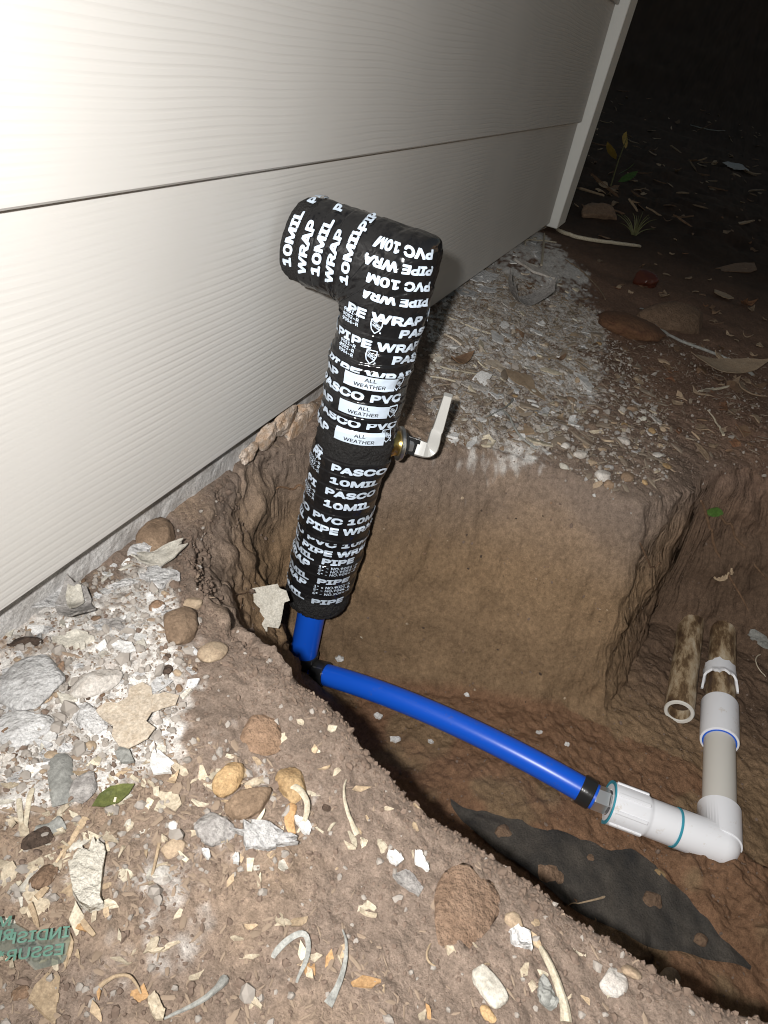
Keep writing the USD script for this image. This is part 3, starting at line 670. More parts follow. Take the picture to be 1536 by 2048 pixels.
bar([VO + va * .0105 - side * .006, VO + va * .0112, LA, LB_ - side * .003], [vz] * 4, [.012, .0145, .0135, .0135], .0024, 'handle_plate', M['black'], valve)
_c = [LA + side * .004, LB_, LC_ - vz * .002, LC_ + vz * .004 + side * .001, LC_ + vz * .014 + side * .0015, LC_ + vz * .0405 + side * .002]
hp = np.concatenate([np.linspace(_c[0], _c[1], 4)[:-1], spline(_c[1:5], 14), np.linspace(_c[4], _c[5], 10)[1:]])
bar(hp, np.array([unit(np.cross(side, np.cross(vz, side)) * 0 + np.cross(t, FWD)) if False else unit(np.cross(FWD, t)) for t in frames(hp)[0]]), np.concatenate([np.linspace(.0115, .0100, 9), np.linspace(.0092, .0060, len(hp) - 9)]), .0058, 'lever_handle', M['lever'], valve)

# cut-off old pipe lying beside it
SB = on_plane(1358, 1424, 2, EL[2] - .002)
stub = thing('cut_pipe', label='open cut end of a mud stained pipe beside the white coupling', cat='pipe')
obj('pipe_wall', lathe([(.10, .0090), (.0, .0090), (-.0002, .0096), (-.0002, .0113), (.0008, .0119), (.24, .0119)], SB, HX + np.array([0, -.035, .02]), 36), M['pvc_old'], stub)
obj('cut_rim', lathe([(.0004, .0088), (-.0008, .0094), (-.0008, .0115), (.0006, .0121)], SB, HX + np.array([0, -.035, .02]), 36), M['pvc_cream'], stub)
obj('mud_plug', lathe([(.012, 0), (.012, .0092)], SB, HX + np.array([0, -.035, .02]), 24), M['mud'], stub)

# ------------------------------------------------------------------ things lying on the ground
def basis(nrm, yaw):
    z = unit(nrm); x = np.array([math.cos(yaw), math.sin(yaw), 0]); x = unit(x - z * (x @ z)); y = np.cross(z, x)
    m = np.eye(4); m[:3, 0], m[:3, 1], m[:3, 2] = x, y, z; return m
def span(x0, y0, x1, y1):
    p = at((x0 + x1) / 2, (y0 + y1) / 2); nv = unit(normal(p[0], p[1], .015) * np.array([.6, .6, 1]))
    a, b = (CAM + ray(*q) * ((p - CAM) @ nv / (ray(*q) @ nv)) for q in ((x0, y0), (x1, y1))); d = b - a
    px_len = math.hypot(x1 - x0, y1 - y0) / FPX * ((p - CAM) @ FWD)
    return p, float(min(np.linalg.norm(d), px_len * 1.7)), math.atan2(d[1], d[0])
def pebble(L, W, H, seed, lump=.16, sub=3, boxy=0.0):
    m = trimesh.creation.icosphere(sub, 1.0); v = np.array(m.vertices)
    if boxy: v = v / (np.sum(np.abs(v) ** (2 + boxy), axis=1, keepdims=True) ** (1 / (2 + boxy)))
    r = 1 + (meshkit.fbm(v * 1.3 + seed * 3.7, 3, seed) - .5) * 2 * lump + (meshkit.fbm(v * 5 + seed, 2, seed + 5) - .5) * .3 * lump + (meshkit.fbm(v * 11 + seed, 2, seed + 9) - .5) * .16 * lump
    v = v * r[:, None]; g = np.random.default_rng(int(seed) + 77)
    for _ in range(6):
        nn_ = unit(g.normal(size=3)); dd = g.uniform(.66, .92); v = v - np.maximum(0, v @ nn_ - dd)[:, None] * nn_ * .85
    v = v + (meshkit.fbm(v * 7 + seed, 3, seed + 3) - .5)[:, None] * v * .10
    v = v * np.array([L / 2, W / 2, H / 2]); return trimesh.Trimesh(v, m.faces, process=False)
def plate(pts, thick, bend=(0, 0), rough=0.0, seed=0, edge=None):
    """thin plate with the given outline (metres), bent along x and y, with uneven faces."""
    p = Polygon(pts).buffer(0)
    if p.geom_type != 'Polygon': p = max(p.geoms, key=lambda q: q.area)
    L = math.sqrt(p.area); edge = edge or L * .22
    v2, f = trimesh.creation.triangulate_polygon(p, engine='earcut')
    v3, f = trimesh.remesh.subdivide_to_size(np.column_stack([v2, 0 * v2[:, 0]]), f, edge, max_iter=8)
    t = trimesh.Trimesh(v3, f); v3, f = np.array(t.vertices), np.array(t.faces); n = len(v3)
    z = bend[0] * v3[:, 0] ** 2 + bend[1] * v3[:, 1] ** 2 + rough * (meshkit.fbm(np.column_stack([v3[:, :2] / L * 2.2, np.full(n, seed * 1.7)]), 3, seed) - .5)
    e = t.edges_sorted; u, c = np.unique(e, axis=0, return_counts=True); be = u[c == 1]; bs = {tuple(x) for x in map(tuple, be)}
    top = np.column_stack([v3[:, :2], z + thick / 2]); bot = np.column_stack([v3[:, :2], z - thick / 2])
    F = [f + 0, f[:, ::-1] + n]; side = []
    for tri in f:
        for a, b in ((tri[0], tri[1]), (tri[1], tri[2]), (tri[2], tri[0])):
            if (min(a, b), max(a, b)) in bs: side += [(a, a + n, b + n), (a, b + n, b)]
    return trimesh.Trimesh(np.vstack([top, bot]), np.vstack(F + [np.array(side, int)]), process=False)
def ragged(L, W, k, r, jag=.25):
    a = np.sort(r.uniform(0, 2 * math.pi, k) * .35 + np.arange(k) / k * 2 * math.pi * 1.0)
    q = 1 + r.uniform(-jag, jag, k); return np.stack([np.cos(a) * q * L / 2, np.sin(a) * q * W / 2], 1)
def lay(name, m, p, yaw, mat_, lift=0.0, tilt=(0, 0), parent=None, smooth=35, flat=.5, nrm=None, **t):
    nrm = nrm if nrm is not None else unit(normal(p[0], p[1], .012) * np.array([flat * 2, flat * 2, 1])) if flat else np.array([0, 0, 1.])
    T = basis(nrm, yaw)
    R = trimesh.transformations.euler_matrix(tilt[0], tilt[1], 0)
    m = m.copy(); m.apply_transform(R); m.apply_transform(T); m.apply_translation(np.asarray(p) + nrm * lift)
    return obj(name, m, mat_, parent, smooth=smooth, **t)
C = {}
def tone2(name, a, b, **k):
    C[name] = mottled(name, a, b, **k); return C[name]
tone2('brown_stone', (.17, .115, .075), (.30, .21, .14), scale=130, rough=.85, bump=.6, bscale=260, dist=.002)
tone2('ochre_stone', (.26, .165, .08), (.46, .32, .17), scale=150, rough=.85, bump=.7, bscale=260, dist=.002)
tone2('tan_stone', (.30, .22, .15), (.42, .33, .23), scale=110, rough=.85, bump=.35)
tone2('grey_stone', (.20, .185, .175), (.38, .36, .34), scale=240, rough=.9, bump=.9, bscale=300, dist=.002)
tone2('pale_stone', (.38, .34, .30), (.58, .55, .51), scale=120, rough=.9, bump=.7, bscale=260, dist=.002)
tone2('chalk', (.40, .39, .38), (.66, .655, .65), scale=150, rough=.95, bump=.9, bscale=260, dist=.003)
tone2('cream_chip', (.42, .39, .33), (.60, .57, .50), scale=200, rough=.85, bump=.4)
tone2('white_chip', (.56, .55, .53), (.72, .71, .69), scale=200, rough=.8, bump=.3)
tone2('dark_clod', (.05, .035, .026), (.11, .075, .055), scale=200, rough=.95, bump=.9, bscale=300, dist=.003)
tone2('brown_clod', (.15, .095, .06), (.25, .165, .11), scale=140, rough=.95, bump=.8, bscale=300, dist=.003)
tone2('red_clod', (.13, .06, .035), (.22, .115, .06), scale=90, rough=.95, bump=.7, bscale=250, dist=.003)
tone2('clay', (.19, .12, .078), (.29, .195, .135), scale=90, rough=.95, bump=.9, bscale=250, dist=.003)
tone2('wood_tan', (.32, .235, .15), (.47, .36, .24), scale=300, rough=.8, bump=.3)
tone2('wood_pale', (.38, .31, .22), (.53, .46, .35), scale=300, rough=.8, bump=.3)
tone2('wood_orange', (.36, .21, .095), (.48, .30, .15), scale=250, rough=.8, bump=.3)
tone2('straw', (.44, .38, .28), (.60, .54, .42), scale=260, rough=.7, bump=.3)
tone2('grey_straw', (.20, .20, .185), (.34, .34, .315), scale=220, rough=.75, bump=.3)
tone2('bark', (.40, .37, .31), (.62, .59, .52), scale=130, rough=.9, bump=.9, bscale=220, dist=.004)
tone2('lichen', (.36, .35, .34), (.55, .54, .53), scale=260, rough=.95, bump=.8, bscale=420, dist=.003)
tone2('leaf_pale', (.44, .36, .27), (.62, .54, .44), scale=330, rough=.8, bump=.3)
tone2('leaf_olive', (.055, .065, .018), (.11, .12, .035), scale=150, rough=.5, bump=.3)
tone2('leaf_brown', (.13, .075, .045), (.22, .14, .085), scale=150, rough=.7, bump=.3)
tone2('leaf_tan', (.28, .20, .13), (.38, .29, .20), scale=150, rough=.75, bump=.3)
tone2('leaf_yellow', (.26, .17, .03), (.36, .26, .06), scale=150, rough=.7, bump=.3)
tone2('twig_bark', (.16, .11, .07), (.30, .22, .15), scale=220, rough=.85, bump=.5)
tone2('root_skin', (.10, .055, .032), (.24, .15, .09), scale=260, rough=.85, bump=.4)
tone2('fabric', (.030, .029, .028), (.095, .082, .068), scale=38, rough=.9, bump=.7, bscale=700, dist=.0015)
tone2('grass_blade', (.09, .10, .04), (.20, .19, .09), scale=150, rough=.6, bump=.1)
tone2('green_leaf', (.05, .11, .02), (.09, .18, .04), scale=150, rough=.5, bump=.1)
C['red_glaze'] = plain('glossy_red_glaze', (.065, .018, .011), .2, .5, 120, .003)
C['film'] = mat('clear_film', {'t': ('transparent_bsdf', {'color': (.82, .88, .84)}), 'g': ('glossy_bsdf', {'roughness': .18, 'color': (.8, .85, .82)}), 'd': ('diffuse_bsdf', {'color': (.17, .20, .18)}),
    'm0': ('mix_closure', {'fac': .30}), 'm': ('mix_closure', {'fac': .10})}, [('t.BSDF', 'm0.closure1'), ('d.BSDF', 'm0.closure2'), ('m0.closure', 'm.closure1'), ('g.BSDF', 'm.closure2')], surface='m.closure')
C['film_ink'] = plain('green_print', (.085, .185, .14), .5)
seedc = [100]
def ns(): seedc[0] += 1; return seedc[0]
def stone(x0, y0, x1, y1, ratio, hr, m, label, name='stone', cat='stone', sink=.40, lump=.16, boxy=0.0, **k):
    p, L, yaw = span(x0, y0, x1, y1); H = L * hr
    return lay(name, pebble(L * 1.04, L * ratio * 1.04, H, ns(), lump, 3, boxy), p, yaw, C[m], lift=H * (.5 - sink), label=label, cat=cat, **k)
def flake(x0, y0, x1, y1, ratio, m, label, name='bark_flake', cat='bark flake', thick=.0012, bend=.0, rough=.003, jag=.2, k=14, lift=.0022, tilt=(0, 0), pts=None, nrm=None):
    p, L, yaw = span(x0, y0, x1, y1); r = np.random.default_rng(ns())
    o = ragged(L, L * ratio, k, r, jag) if pts is None else np.asarray(pts, float) * np.array([L / 2, L * ratio / 2])
    return lay(name, plate(o, thick, (bend / max(L, .005), bend * .3 / max(L, .005)), rough, ns()), p, yaw, C[m], lift=lift, tilt=tilt, nrm=nrm, label=label, cat=cat)
def strand(pix, r0, r1, m, label, name='twig', cat='twig', lift=.001, sides=8, flat=1.0, n=26, arch=0.0, **k):
    P = np.array([at(*q) for q in pix]); P = spline(P, n) if len(P) > 2 else np.linspace(P[0], P[1], n)
    P[:, 2] = np.maximum(P[:, 2], height(P[:, 0], P[:, 1])) + lift + arch * np.sin(np.linspace(0, math.pi, n))
    rr = np.interp(np.linspace(0, 1, n), [0, .12, .8, 1], [r0 * .7, r0, (r0 + r1) / 2, r1])
    return obj(name, tube(P, rr, sides, True, flat), C[m], smooth=40, label=label, cat=cat, **k)
PLACES = True

# stones on the near bank
stone(292, 1108, 330, 1050, .68, .55, 'brown_stone', 'smooth brown oval stone on the bank edge close to the siding')
stone(352, 1292, 362, 1220, .66, .5, 'brown_stone', 'dark brown egg shaped stone left of the pit corner')
stone(372, 1222, 398, 1200, .75, .5, 'tan_stone', 'small tan stone touching the egg shaped brown stone')
stone(402, 1322, 446, 1290, .8, .4, 'tan_stone', 'half buried dull tan stone beside the pit lip')
stone(434, 1592, 478, 1530, .66, .5, 'ochre_stone', 'ochre pebble left of two others, standing above the brown wedge stone')
stone(570, 1538, 592, 1606, .80, .5, 'ochre_stone', 'yellow ochre stone, rightmost of the three by the straw')
stone(455, 1628, 540, 1588, .62, .5, 'brown_stone', 'wedge shaped brown stone lying between two ochre pebbles', boxy=1.0)
stone(490, 1440, 558, 1500, .85, .22, 'brown_clod', 'broad flat tan clod set in the bare bank', cat='clod', name='clod')
stone(150, 1608, 186, 1548, .74, .5, 'grey_stone', 'grey rough stone beside the olive leaf')
stone(395, 1640, 462, 1680, .8, .55, 'grey_stone', 'grey and brown stone below the brown wedge stone')
stone(325, 1712, 372, 1680, .75, .4, 'tan_stone', 'sunken pinkish stone under the grey and brown stone')
stone(305, 1760, 345, 1742, .9, .35, 'pale_stone', 'round pale pebble with a chip on it in the bare brown soil')
stone(340, 1645, 352, 1660, .9, .7, 'white_chip', 'tiny round white pebble above the sunken pinkish stone')
stone(62, 1778, 112, 1735, .8, .5, 'brown_clod', 'orange brown lump below the dark crumbly clod', cat='clod', name='clod', lump=.25)
stone(44, 1690, 106, 1668, .75, .45, 'dark_clod', 'dark crumbly clod on the pale debris at left', cat='clod', name='clod', lump=.35)
stone(24, 1990, 62, 1985, .8, .5, 'brown_clod', 'brown lump at the lower left below the clear film', cat='clod', name='clod', lump=.2)
stone(885, 1870, 968, 1745, .72, .16, 'clay', 'large flat orange brown slab of dried clay at the pit lip', cat='clay slab', name='clay_slab', sink=.46, lump=.5, boxy=1)
stone(1010, 1830, 1046, 1856, .7, .5, 'tan_stone', 'small pink tan stone right of the reddish clay slab', boxy=1)
stone(955, 1938, 1002, 2010, .62, .28, 'cream_chip', 'flat cream yellow slab of stone on the lower bank', boxy=2.5, lump=.1)
stone(962, 2012, 990, 2046, .6, .3, 'ochre_stone', 'yellow flake like stone under the cream slab')
stone(1205, 1982, 1246, 1950, .8, .4, 'pale_stone', 'pinkish round pebble near the lower pit lip')
stone(1250, 1952, 1275, 1945, .9, .5, 'tan_stone', 'small tan pebble right of the pinkish round pebble')
stone(1322, 1965, 1358, 1950, .85, .4, 'tan_stone', 'tan pebble with a white spot by the lowest part of the lip')
stone(20, 1340, 110, 1400, .95, .28, 'chalk', 'big chalky white lump at the left edge of the picture', lump=.2, boxy=.6, sink=.35)
stone(142, 1388, 244, 1352, .55, .42, 'pale_stone', 'long pale oval stone behind the lobed leaf', lump=.1)
stone(10, 1430, 78, 1480, .9, .30, 'chalk', 'chalky white mound below the big white lump', lump=.3)
stone(160, 1410, 200, 1470, .6, .4, 'lichen', 'knobbly white crust left of the lobed leaf', name='crust', cat='crust', lump=.4)
stone(85, 1288, 20, 1290, .4, .5, 'dark_clod', 'small dark clod by the bark flakes at the wall', cat='clod', name='clod', lump=.3)
stone(232, 1292, 262, 1288, .6, .5, 'dark_clod', 'little dark brown clod among the pale crumbs', cat='clod', name='clod', lump=.3)
stone(645, 1612, 660, 1622, .8, .8, 'dark_clod', 'tiny black brown crumb alone on the bare bank', cat='clod', name='clod')
# bark, crust and chips on the near bank
flake(70, 1262, 128, 1180, .95, 'chalk', 'large white bark flake leaning below the siding', bend=.5, rough=.006, lift=.005, k=11, tilt=(.12, .1))
flake(140, 1190, 168, 1262, .55, 'grey_stone', 'grey curled bark flake right of the large white flake', bend=1.2, lift=.004)
flake(148, 1200, 160, 1245, .5, 'cream_chip', 'cream curled bark flake inside the grey one', bend=1.0, lift=.0065)
flake(112, 1285, 184, 1290, .55, 'cream_chip', 'cream pitted crust under the white bark flakes', name='crust', cat='crust', thick=.004, rough=.004, k=20)
flake(205, 1245, 260, 1262, .42, 'grey_stone', 'grey splinter of bark in the dark crumbs')
flake(222, 1180, 278, 1165, .4, 'lichen', 'thin grey splinter close to the pit edge')
flake(275, 1140, 362, 1110, .5, 'cream_chip', 'white ragged bark strip overhanging the pit edge', bend=.6, rough=.006, lift=.004, k=20, jag=.3)
flake(255, 1112, 300, 1098, .55, 'chalk', 'white crust wedged under the smooth brown oval stone', name='crust', cat='crust', thick=.003)
flake(290, 1150, 352, 1172, .7, 'chalk', 'white powdery crust below the ragged bark strip', name='crust', cat='crust', thick=.003, k=22, jag=.3)
flake(228, 1290, 268, 1310, .6, 'white_chip', 'white chip beside the orange splinter', name='chip', cat='chip')
flake(305, 1515, 334, 1562, .72, 'white_chip', 'bright white pointed chip above the ochre pebble', name='chip', cat='chip', lift=.003)
flake(470, 1668, 578, 1690, .48, 'lichen', 'ragged grey lichen crust under the straw', name='crust', cat='crust', thick=.003, k=26, jag=.35)
flake(162, 1700, 190, 1832, .42, 'bark', 'upright strip of cracked whitish bark on the left bank', thick=.004, rough=.003, k=22, jag=.16)
flake(180, 1690, 205, 1740, .5, 'bark', 'short bark piece beside the cracked whitish strip', thick=.003)
flake(238, 1500, 262, 1535, .5, 'grey_straw', 'grey green leaf scrap under the lobed leaf', name='leaf_scrap', cat='leaf')
flake(770, 1715, 800, 1730, .8, 'white_chip', 'white shell like chip, left of a pair on the bank', name='chip', cat='chip', lift=.003)
flake(828, 1712, 848, 1752, .5, 'white_chip', 'curved white chip, right of a pair on the bank', name='chip', cat='chip', bend=.8, lift=.003)
flake(590, 1640, 616, 1672, .6, 'white_chip', 'white chip under the yellow ochre stone', name='chip', cat='chip')
flake(405, 1702, 418, 1722, .6, 'white_chip', 'small white chip below the grey and brown stone', name='chip', cat='chip')
flake(468, 1712, 474, 1736, .5, 'white_chip', 'upright white chip right of another small one', name='chip', cat='chip')
flake(790, 1752, 845, 1790, .6, 'grey_stone', 'grey papery scrap below the pair of white chips', name='crust', cat='crust')
flake(1020, 1860, 1058, 1905, .7, 'lichen', 'grey crumpled scrap of bark below the pink tan stone', rough=.006, thick=.002)
flake(1075, 1960, 1105, 2030, .6, 'grey_straw', 'pale crumpled leaf scrap beside the long cream stick', name='leaf_scrap', cat='leaf', rough=.008)
flake(300, 1990, 320, 2046, .42, 'wood_pale', 'pointed pale wood chip at the bottom of the bank', name='chip', cat='chip')
# lobed leaf and other leaves
oak = [(-1, -.12), (-.75, -.5), (-.45, -.62), (-.25, -.35), (.05, -.42), (.32, -.95), (.62, -.98), (.72, -.6), (.62, -.3), (.86, -.22), (1.0, .05), (.8, .32), (.5, .3), (.28, .5), (.3, .8), (.05, .95), (-.22, .7), (-.4, .4), (-.7, .35), (-.95, .12)]
flake(250, 1508, 290, 1372, .92, 'leaf_pale', 'big pale lobed leaf lying on the white debris', name='leaf', cat='leaf', thick=.0005, rough=.003, lift=.004, pts=oak)
lance = [(-1, 0), (-.6, -.55), (0, -.8), (.55, -.6), (1, -.1), (.6, .45), (.1, .75), (-.5, .6)]
flake(185, 1620, 268, 1576, .6, 'leaf_olive', 'dark olive green leaf beside the grey rough stone', name='leaf', cat='leaf', thick=.0005, rough=.002, lift=.003, pts=lance)
# straw, sticks and twigs on the near bank
strand([(556, 1566), (585, 1582), (606, 1604), (610, 1640), (594, 1668)], .0016, .0004, 'straw', 'curling cream straw passing round the yellow ochre stone', name='straw', cat='straw', flat=.35, arch=.003)
strand([(586, 1612), (578, 1640), (586, 1672)], .0022, .0012, 'wood_orange', 'short orange bark strip beneath the yellow ochre stone', name='straw', cat='straw', flat=.4)
strand([(692, 1562), (686, 1600), (696, 1640), (714, 1672)], .0004, .0014, 'straw', 'single upright curved straw on the bare bank', name='straw', cat='straw', flat=.4, arch=.002)
strand([(684, 1862), (690, 1900), (680, 1960), (655, 2012)], .0004, .0016, 'grey_straw', 'curved grey blade of dry leaf low on the bank', name='straw', cat='straw', flat=.25, arch=.002)
strand([(545, 1918), (575, 1886), (608, 1878), (614, 1908), (602, 1945), (592, 1968)], .0011, .0004, 'grey_straw', 'hooked grey blade of dry leaf left of the curved one', name='straw', cat='straw', flat=.25, arch=.002)
strand([(1078, 1896), (1098, 1945), (1116, 1995), (1130, 2047)], .0012, .0021, 'straw', 'long cream stick running off the bottom of the picture', name='stick', cat='stick', arch=.002)
strand([(328, 2040), (372, 2022), (412, 2000), (448, 1962)], .0005, .0016, 'grey_straw', 'forked pale twig at the bottom of the bank', arch=.001)
strand([(112, 1728), (140, 1690), (170, 1640)], .0006, .0018, 'wood_tan', 'split tan stick pointing up to the dark clod', name='stick', cat='stick', flat=.5)
strand([(118, 1516), (122, 1560), (128, 1612)], .0046, .0040, 'grey_straw', 'blue grey stub of stick standing left of the grey rough stone', name='stick', cat='stick', flat=.45)
strand([(70, 1662), (102, 1660), (124, 1648)], .0020, .0034, 'grey_straw', 'short grey stub beside the dark crumbly clod', name='stick', cat='stick', flat=.5)
strand([(38, 1600), (42, 1640), (46, 1668)], .0010, .0006, 'straw', 'thin cream straw, left of two at the picture edge', name='straw', cat='straw', flat=.4)
strand([(66, 1580), (56, 1620), (52, 1660)], .0010, .0006, 'straw', 'thin cream straw, right of two at the picture edge', name='straw', cat='straw', flat=.4)
strand([(1136, 1812), (1175, 1808), (1208, 1795)], .0004, .0009, 'wood_tan', 'thin bent twig reaching over the pit lip', arch=.003)
strand([(302, 1760), (312, 1720), (318, 1690)], .0005, .0007, 'wood_tan', 'fine brown stem above the round pale pebble')
strand([(860, 1890), (856, 1925), (868, 1935)], .0004, .0004, 'wood_tan', 'hair thin stem on the bare soil by the clay slab')
strand([(282, 1990), (240, 1962), (200, 1975)], .0004, .0008, 'wood_tan', 'thin arched stem in front of the pale wood chips', arch=.003)
# clear plastic scrap with mirrored green print
fp = [at(x, y) for x, y in ((-30, 1862), (30, 1858), (66, 1880), (140, 1868), (142, 1890), (128, 1938), (72, 1952), (40, 1920), (-30, 1925))]
fc = np.mean(fp, 0); fyaw = math.atan2(*(at(140, 1880) - at(0, 1900))[[1, 0]])
film = thing('plastic_film', label='clear plastic scrap with green backwards print at the lower left', cat='plastic scrap')
def film_local(P):
    c, s_ = math.cos(-fyaw), math.sin(-fyaw); d = np.asarray(P)[:, :2] - fc[:2]; return np.stack([d[:, 0] * c - d[:, 1] * s_, d[:, 0] * s_ + d[:, 1] * c], 1)
def film_world(v2, h):
    c, s_ = math.cos(fyaw), math.sin(fyaw); x = fc[0] + v2[:, 0] * c - v2[:, 1] * s_; y = fc[1] + v2[:, 0] * s_ + v2[:, 1] * c
    z = height(x, y); zs = fc[2] + .004 + .35 * (z - fc[2]); return np.stack([x, y, np.maximum(zs, z + .0012) + h], 1)
v_, f_ = sheet(Polygon(film_local(np.array(fp))).buffer(0), .004)
obj('film', trimesh.Trimesh(film_world(v_, 0), f_, process=False), C['film'], film, smooth=True)
LP = film_local(np.array([at(58, 1918), at(60, 1945), at(-12, 1880), at(-8, 1912)]))
for (txt, q) in (('INDISP', (140, 1888)), ('ESSUR*', (130, 1925)), ('MNA', (26, 1866)), ('RE', (30, 1895))):
    o = film_local(np.array([at(*q)]))[0]
    v, f = sheet(affinity.scale(letters(txt, .0, 1.2), -1, 1, origin=(0, 0)), .5); v = v * .0031 + o
    obj('lettering', trimesh.Trimesh(film_world(v, .0014), f, process=False), C['film_ink'], film, smooth=False)

stone(36, 1896, 74, 1902, .7, .4, 'dark_clod', 'dark crumbly lump on the clear plastic scrap', name='clod', cat='clod', lump=.4, sink=.1)
# in the pit
flake(500, 1225, 548, 1190, .95, 'cream_chip', 'white ragged chip stuck on the pit side left of the riser', name='chip', cat='chip', k=22, jag=.22, lift=.002, thick=.003, rough=.005, nrm=unit([-.55, -.45, .7]))
for i, (x, y, w, l) in enumerate(((680, 1312, 9, 'small white crumb on the pit floor above the blue tube'), (758, 1432, 10, 'white crumb below the blue tube, left of two'), (792, 1478, 12, 'white crumb below the blue tube, right of two'),
                                  (935, 1388, 6, 'tiny white crumb on the pit floor near the middle'), (862, 1485, 6, 'tiny round white crumb on the red clay'), (1078, 1467, 7, 'white crumb on the floor right of the blue tube'), (1132, 1490, 6, 'tiny cream crumb near the white fitting'), (1190, 990, 5, 'bright crumb high on the cut face'))):
    flake(x - w, y, x + w * .8, y + w * .6, .7, 'white_chip', l, name='crumb', cat='crumb', thick=.002)
strand([(720, 1275), (735, 1290), (738, 1300)], .0006, .0012, 'straw', 'short pale splinter on the pit floor by the riser', name='straw', cat='straw')
strand([(1175, 1770), (1115, 1760)], .003, .002, 'ochre_stone', 'ochre lump at the end of the dark fabric', name='clod', cat='clod') if False else None
stone(1298, 1748, 1330, 1752, .7, .6, 'ochre_stone', 'orange pebble beside the white elbow fitting')
stone(1060, 1752, 1130, 1745, .7, .4, 'brown_clod', 'brown lump of soil lying on the dark fabric', cat='clod', name='clod')
# dark fabric along the near side of the floor
UP = [(900, 1596), (960, 1632), (1020, 1640), (1090, 1662), (1140, 1680), (1210, 1702), (1270, 1722), (1320, 1760), (1370, 1800), (1420, 1850), (1462, 1895), (1500, 1930)]
LO = [(900, 1606), (965, 1668), (1030, 1705), (1090, 1748), (1150, 1790), (1200, 1812), (1260, 1845), (1310, 1875), (1360, 1880), (1410, 1900), (1460, 1915), (1496, 1936)]
u = spline(np.array(UP, float), 70); w = spline(np.array(LO, float), 70)
w[:, 1] += 34 * np.sin(np.linspace(0.15, math.pi - .25, 70))
u[:, 1] += (meshkit.fbm(np.stack([u[:, 0] / 45, u[:, 0] * 0, u[:, 0] * 0], -1), 4, 8) - .5) * 36; tt_ = np.linspace(0, 1, 12)
FPp = np.array([[at(*(u[i] * (1 - t) + w[i] * t)) for t in tt_] for i in range(70)])
# the edge under the lip keeps to the floor
zmax = FPp[:, 0, 2][:, None] + .004
FPp[..., 2] = np.minimum(FPp[..., 2], zmax)
FPp[..., 2] = height(FPp[..., 0], FPp[..., 1]).clip(None, zmax) + .002 + (meshkit.fbm(FPp * 28, 4, 5) - .45) * .016
obj('fabric_strip', trimesh.Trimesh(FPp.reshape(-1, 3), grid_faces(70, 12), process=False), C['fabric'], smooth=True, label='strip of dark grey ground fabric lying along the pit floor', cat='fabric')
stone(992, 1668, 1028, 1671, .75, .45, 'brown_clod', 'upper of the soil clods along the dark fabric edge', cat='clod', name='clod', sink=.05, lump=.35)
stone(1166, 1720, 1194, 1723, .75, .45, 'brown_clod', 'second of the soil clods along the dark fabric edge', cat='clod', name='clod', sink=.05, lump=.35)
stone(1280, 1800, 1320, 1803, .75, .45, 'brown_clod', 'third of the soil clods along the dark fabric edge', cat='clod', name='clod', sink=.05, lump=.35)
stone(1384, 1880, 1416, 1883, .75, .45, 'brown_clod', 'lowest of the soil clods along the dark fabric edge', cat='clod', name='clod', sink=.05, lump=.35)
# white broken collar on the old pipe
cxp = on_plane(1430, 1330, 2, EL[2] + .012)[0]
ang = np.linspace(-1.2, 1.9, 22); cr = []
for i in range(9):
    for j, a in enumerate(ang):
        e = (.016 + .022 * (float(meshkit.fbm(np.array([j * .55, 3.3, 1.0]), 3, 12)) - .5) + (.006 if j in (0, 1, 20, 21) else 0)) * (i / 8 - .5) - (.008 if j < 3 or j > 18 else 0)
        rr_ = .0122 + .0025 * (1 - abs(i / 8 - .0)) * 0 + (.0012 if i < 2 else 0)
        cr.append((cxp + e, EL[1] + .001 + rr_ * math.sin(a), EL[2] + .002 + rr_ * math.cos(a)))
cr = np.array(cr); ctr_ = np.stack([cr[:, 0], np.full(len(cr), EL[1]), np.full(len(cr), EL[2])], 1); inn = ctr_ + (cr - ctr_) * 1.14
fcs = grid_faces(9, 22); nn = len(cr); rim_ = []
for a, b in [(i * 22 + 0, (i + 1) * 22 + 0) for i in range(8)] + [(i * 22 + 21, (i + 1) * 22 + 21) for i in range(8)] + [(j, j + 1) for j in range(21)] + [(8 * 22 + j, 8 * 22 + j + 1) for j in range(21)]:
    rim_ += [(a, a + nn, b + nn), (a, b + nn, b)]
obj('collar_piece', trimesh.Trimesh(np.vstack([cr, inn]), np.vstack([fcs, fcs[:, ::-1] + nn, np.array(rim_)]), process=False), M['pvc'], smooth=30, label='broken piece of white plastic collar sitting on the stained pipe', cat='plastic piece')
flake(1496, 1250, 1534, 1300, .35, 'grey_straw', 'pale frayed scrap of paper right of the old pipes', name='paper_scrap', cat='paper', rough=.01, lift=.004)
strand([(1520, 1310), (1512, 1330), (1530, 1355)], .0006, .0003, 'straw', 'thin root tail hanging under the frayed scrap', name='root', cat='root')
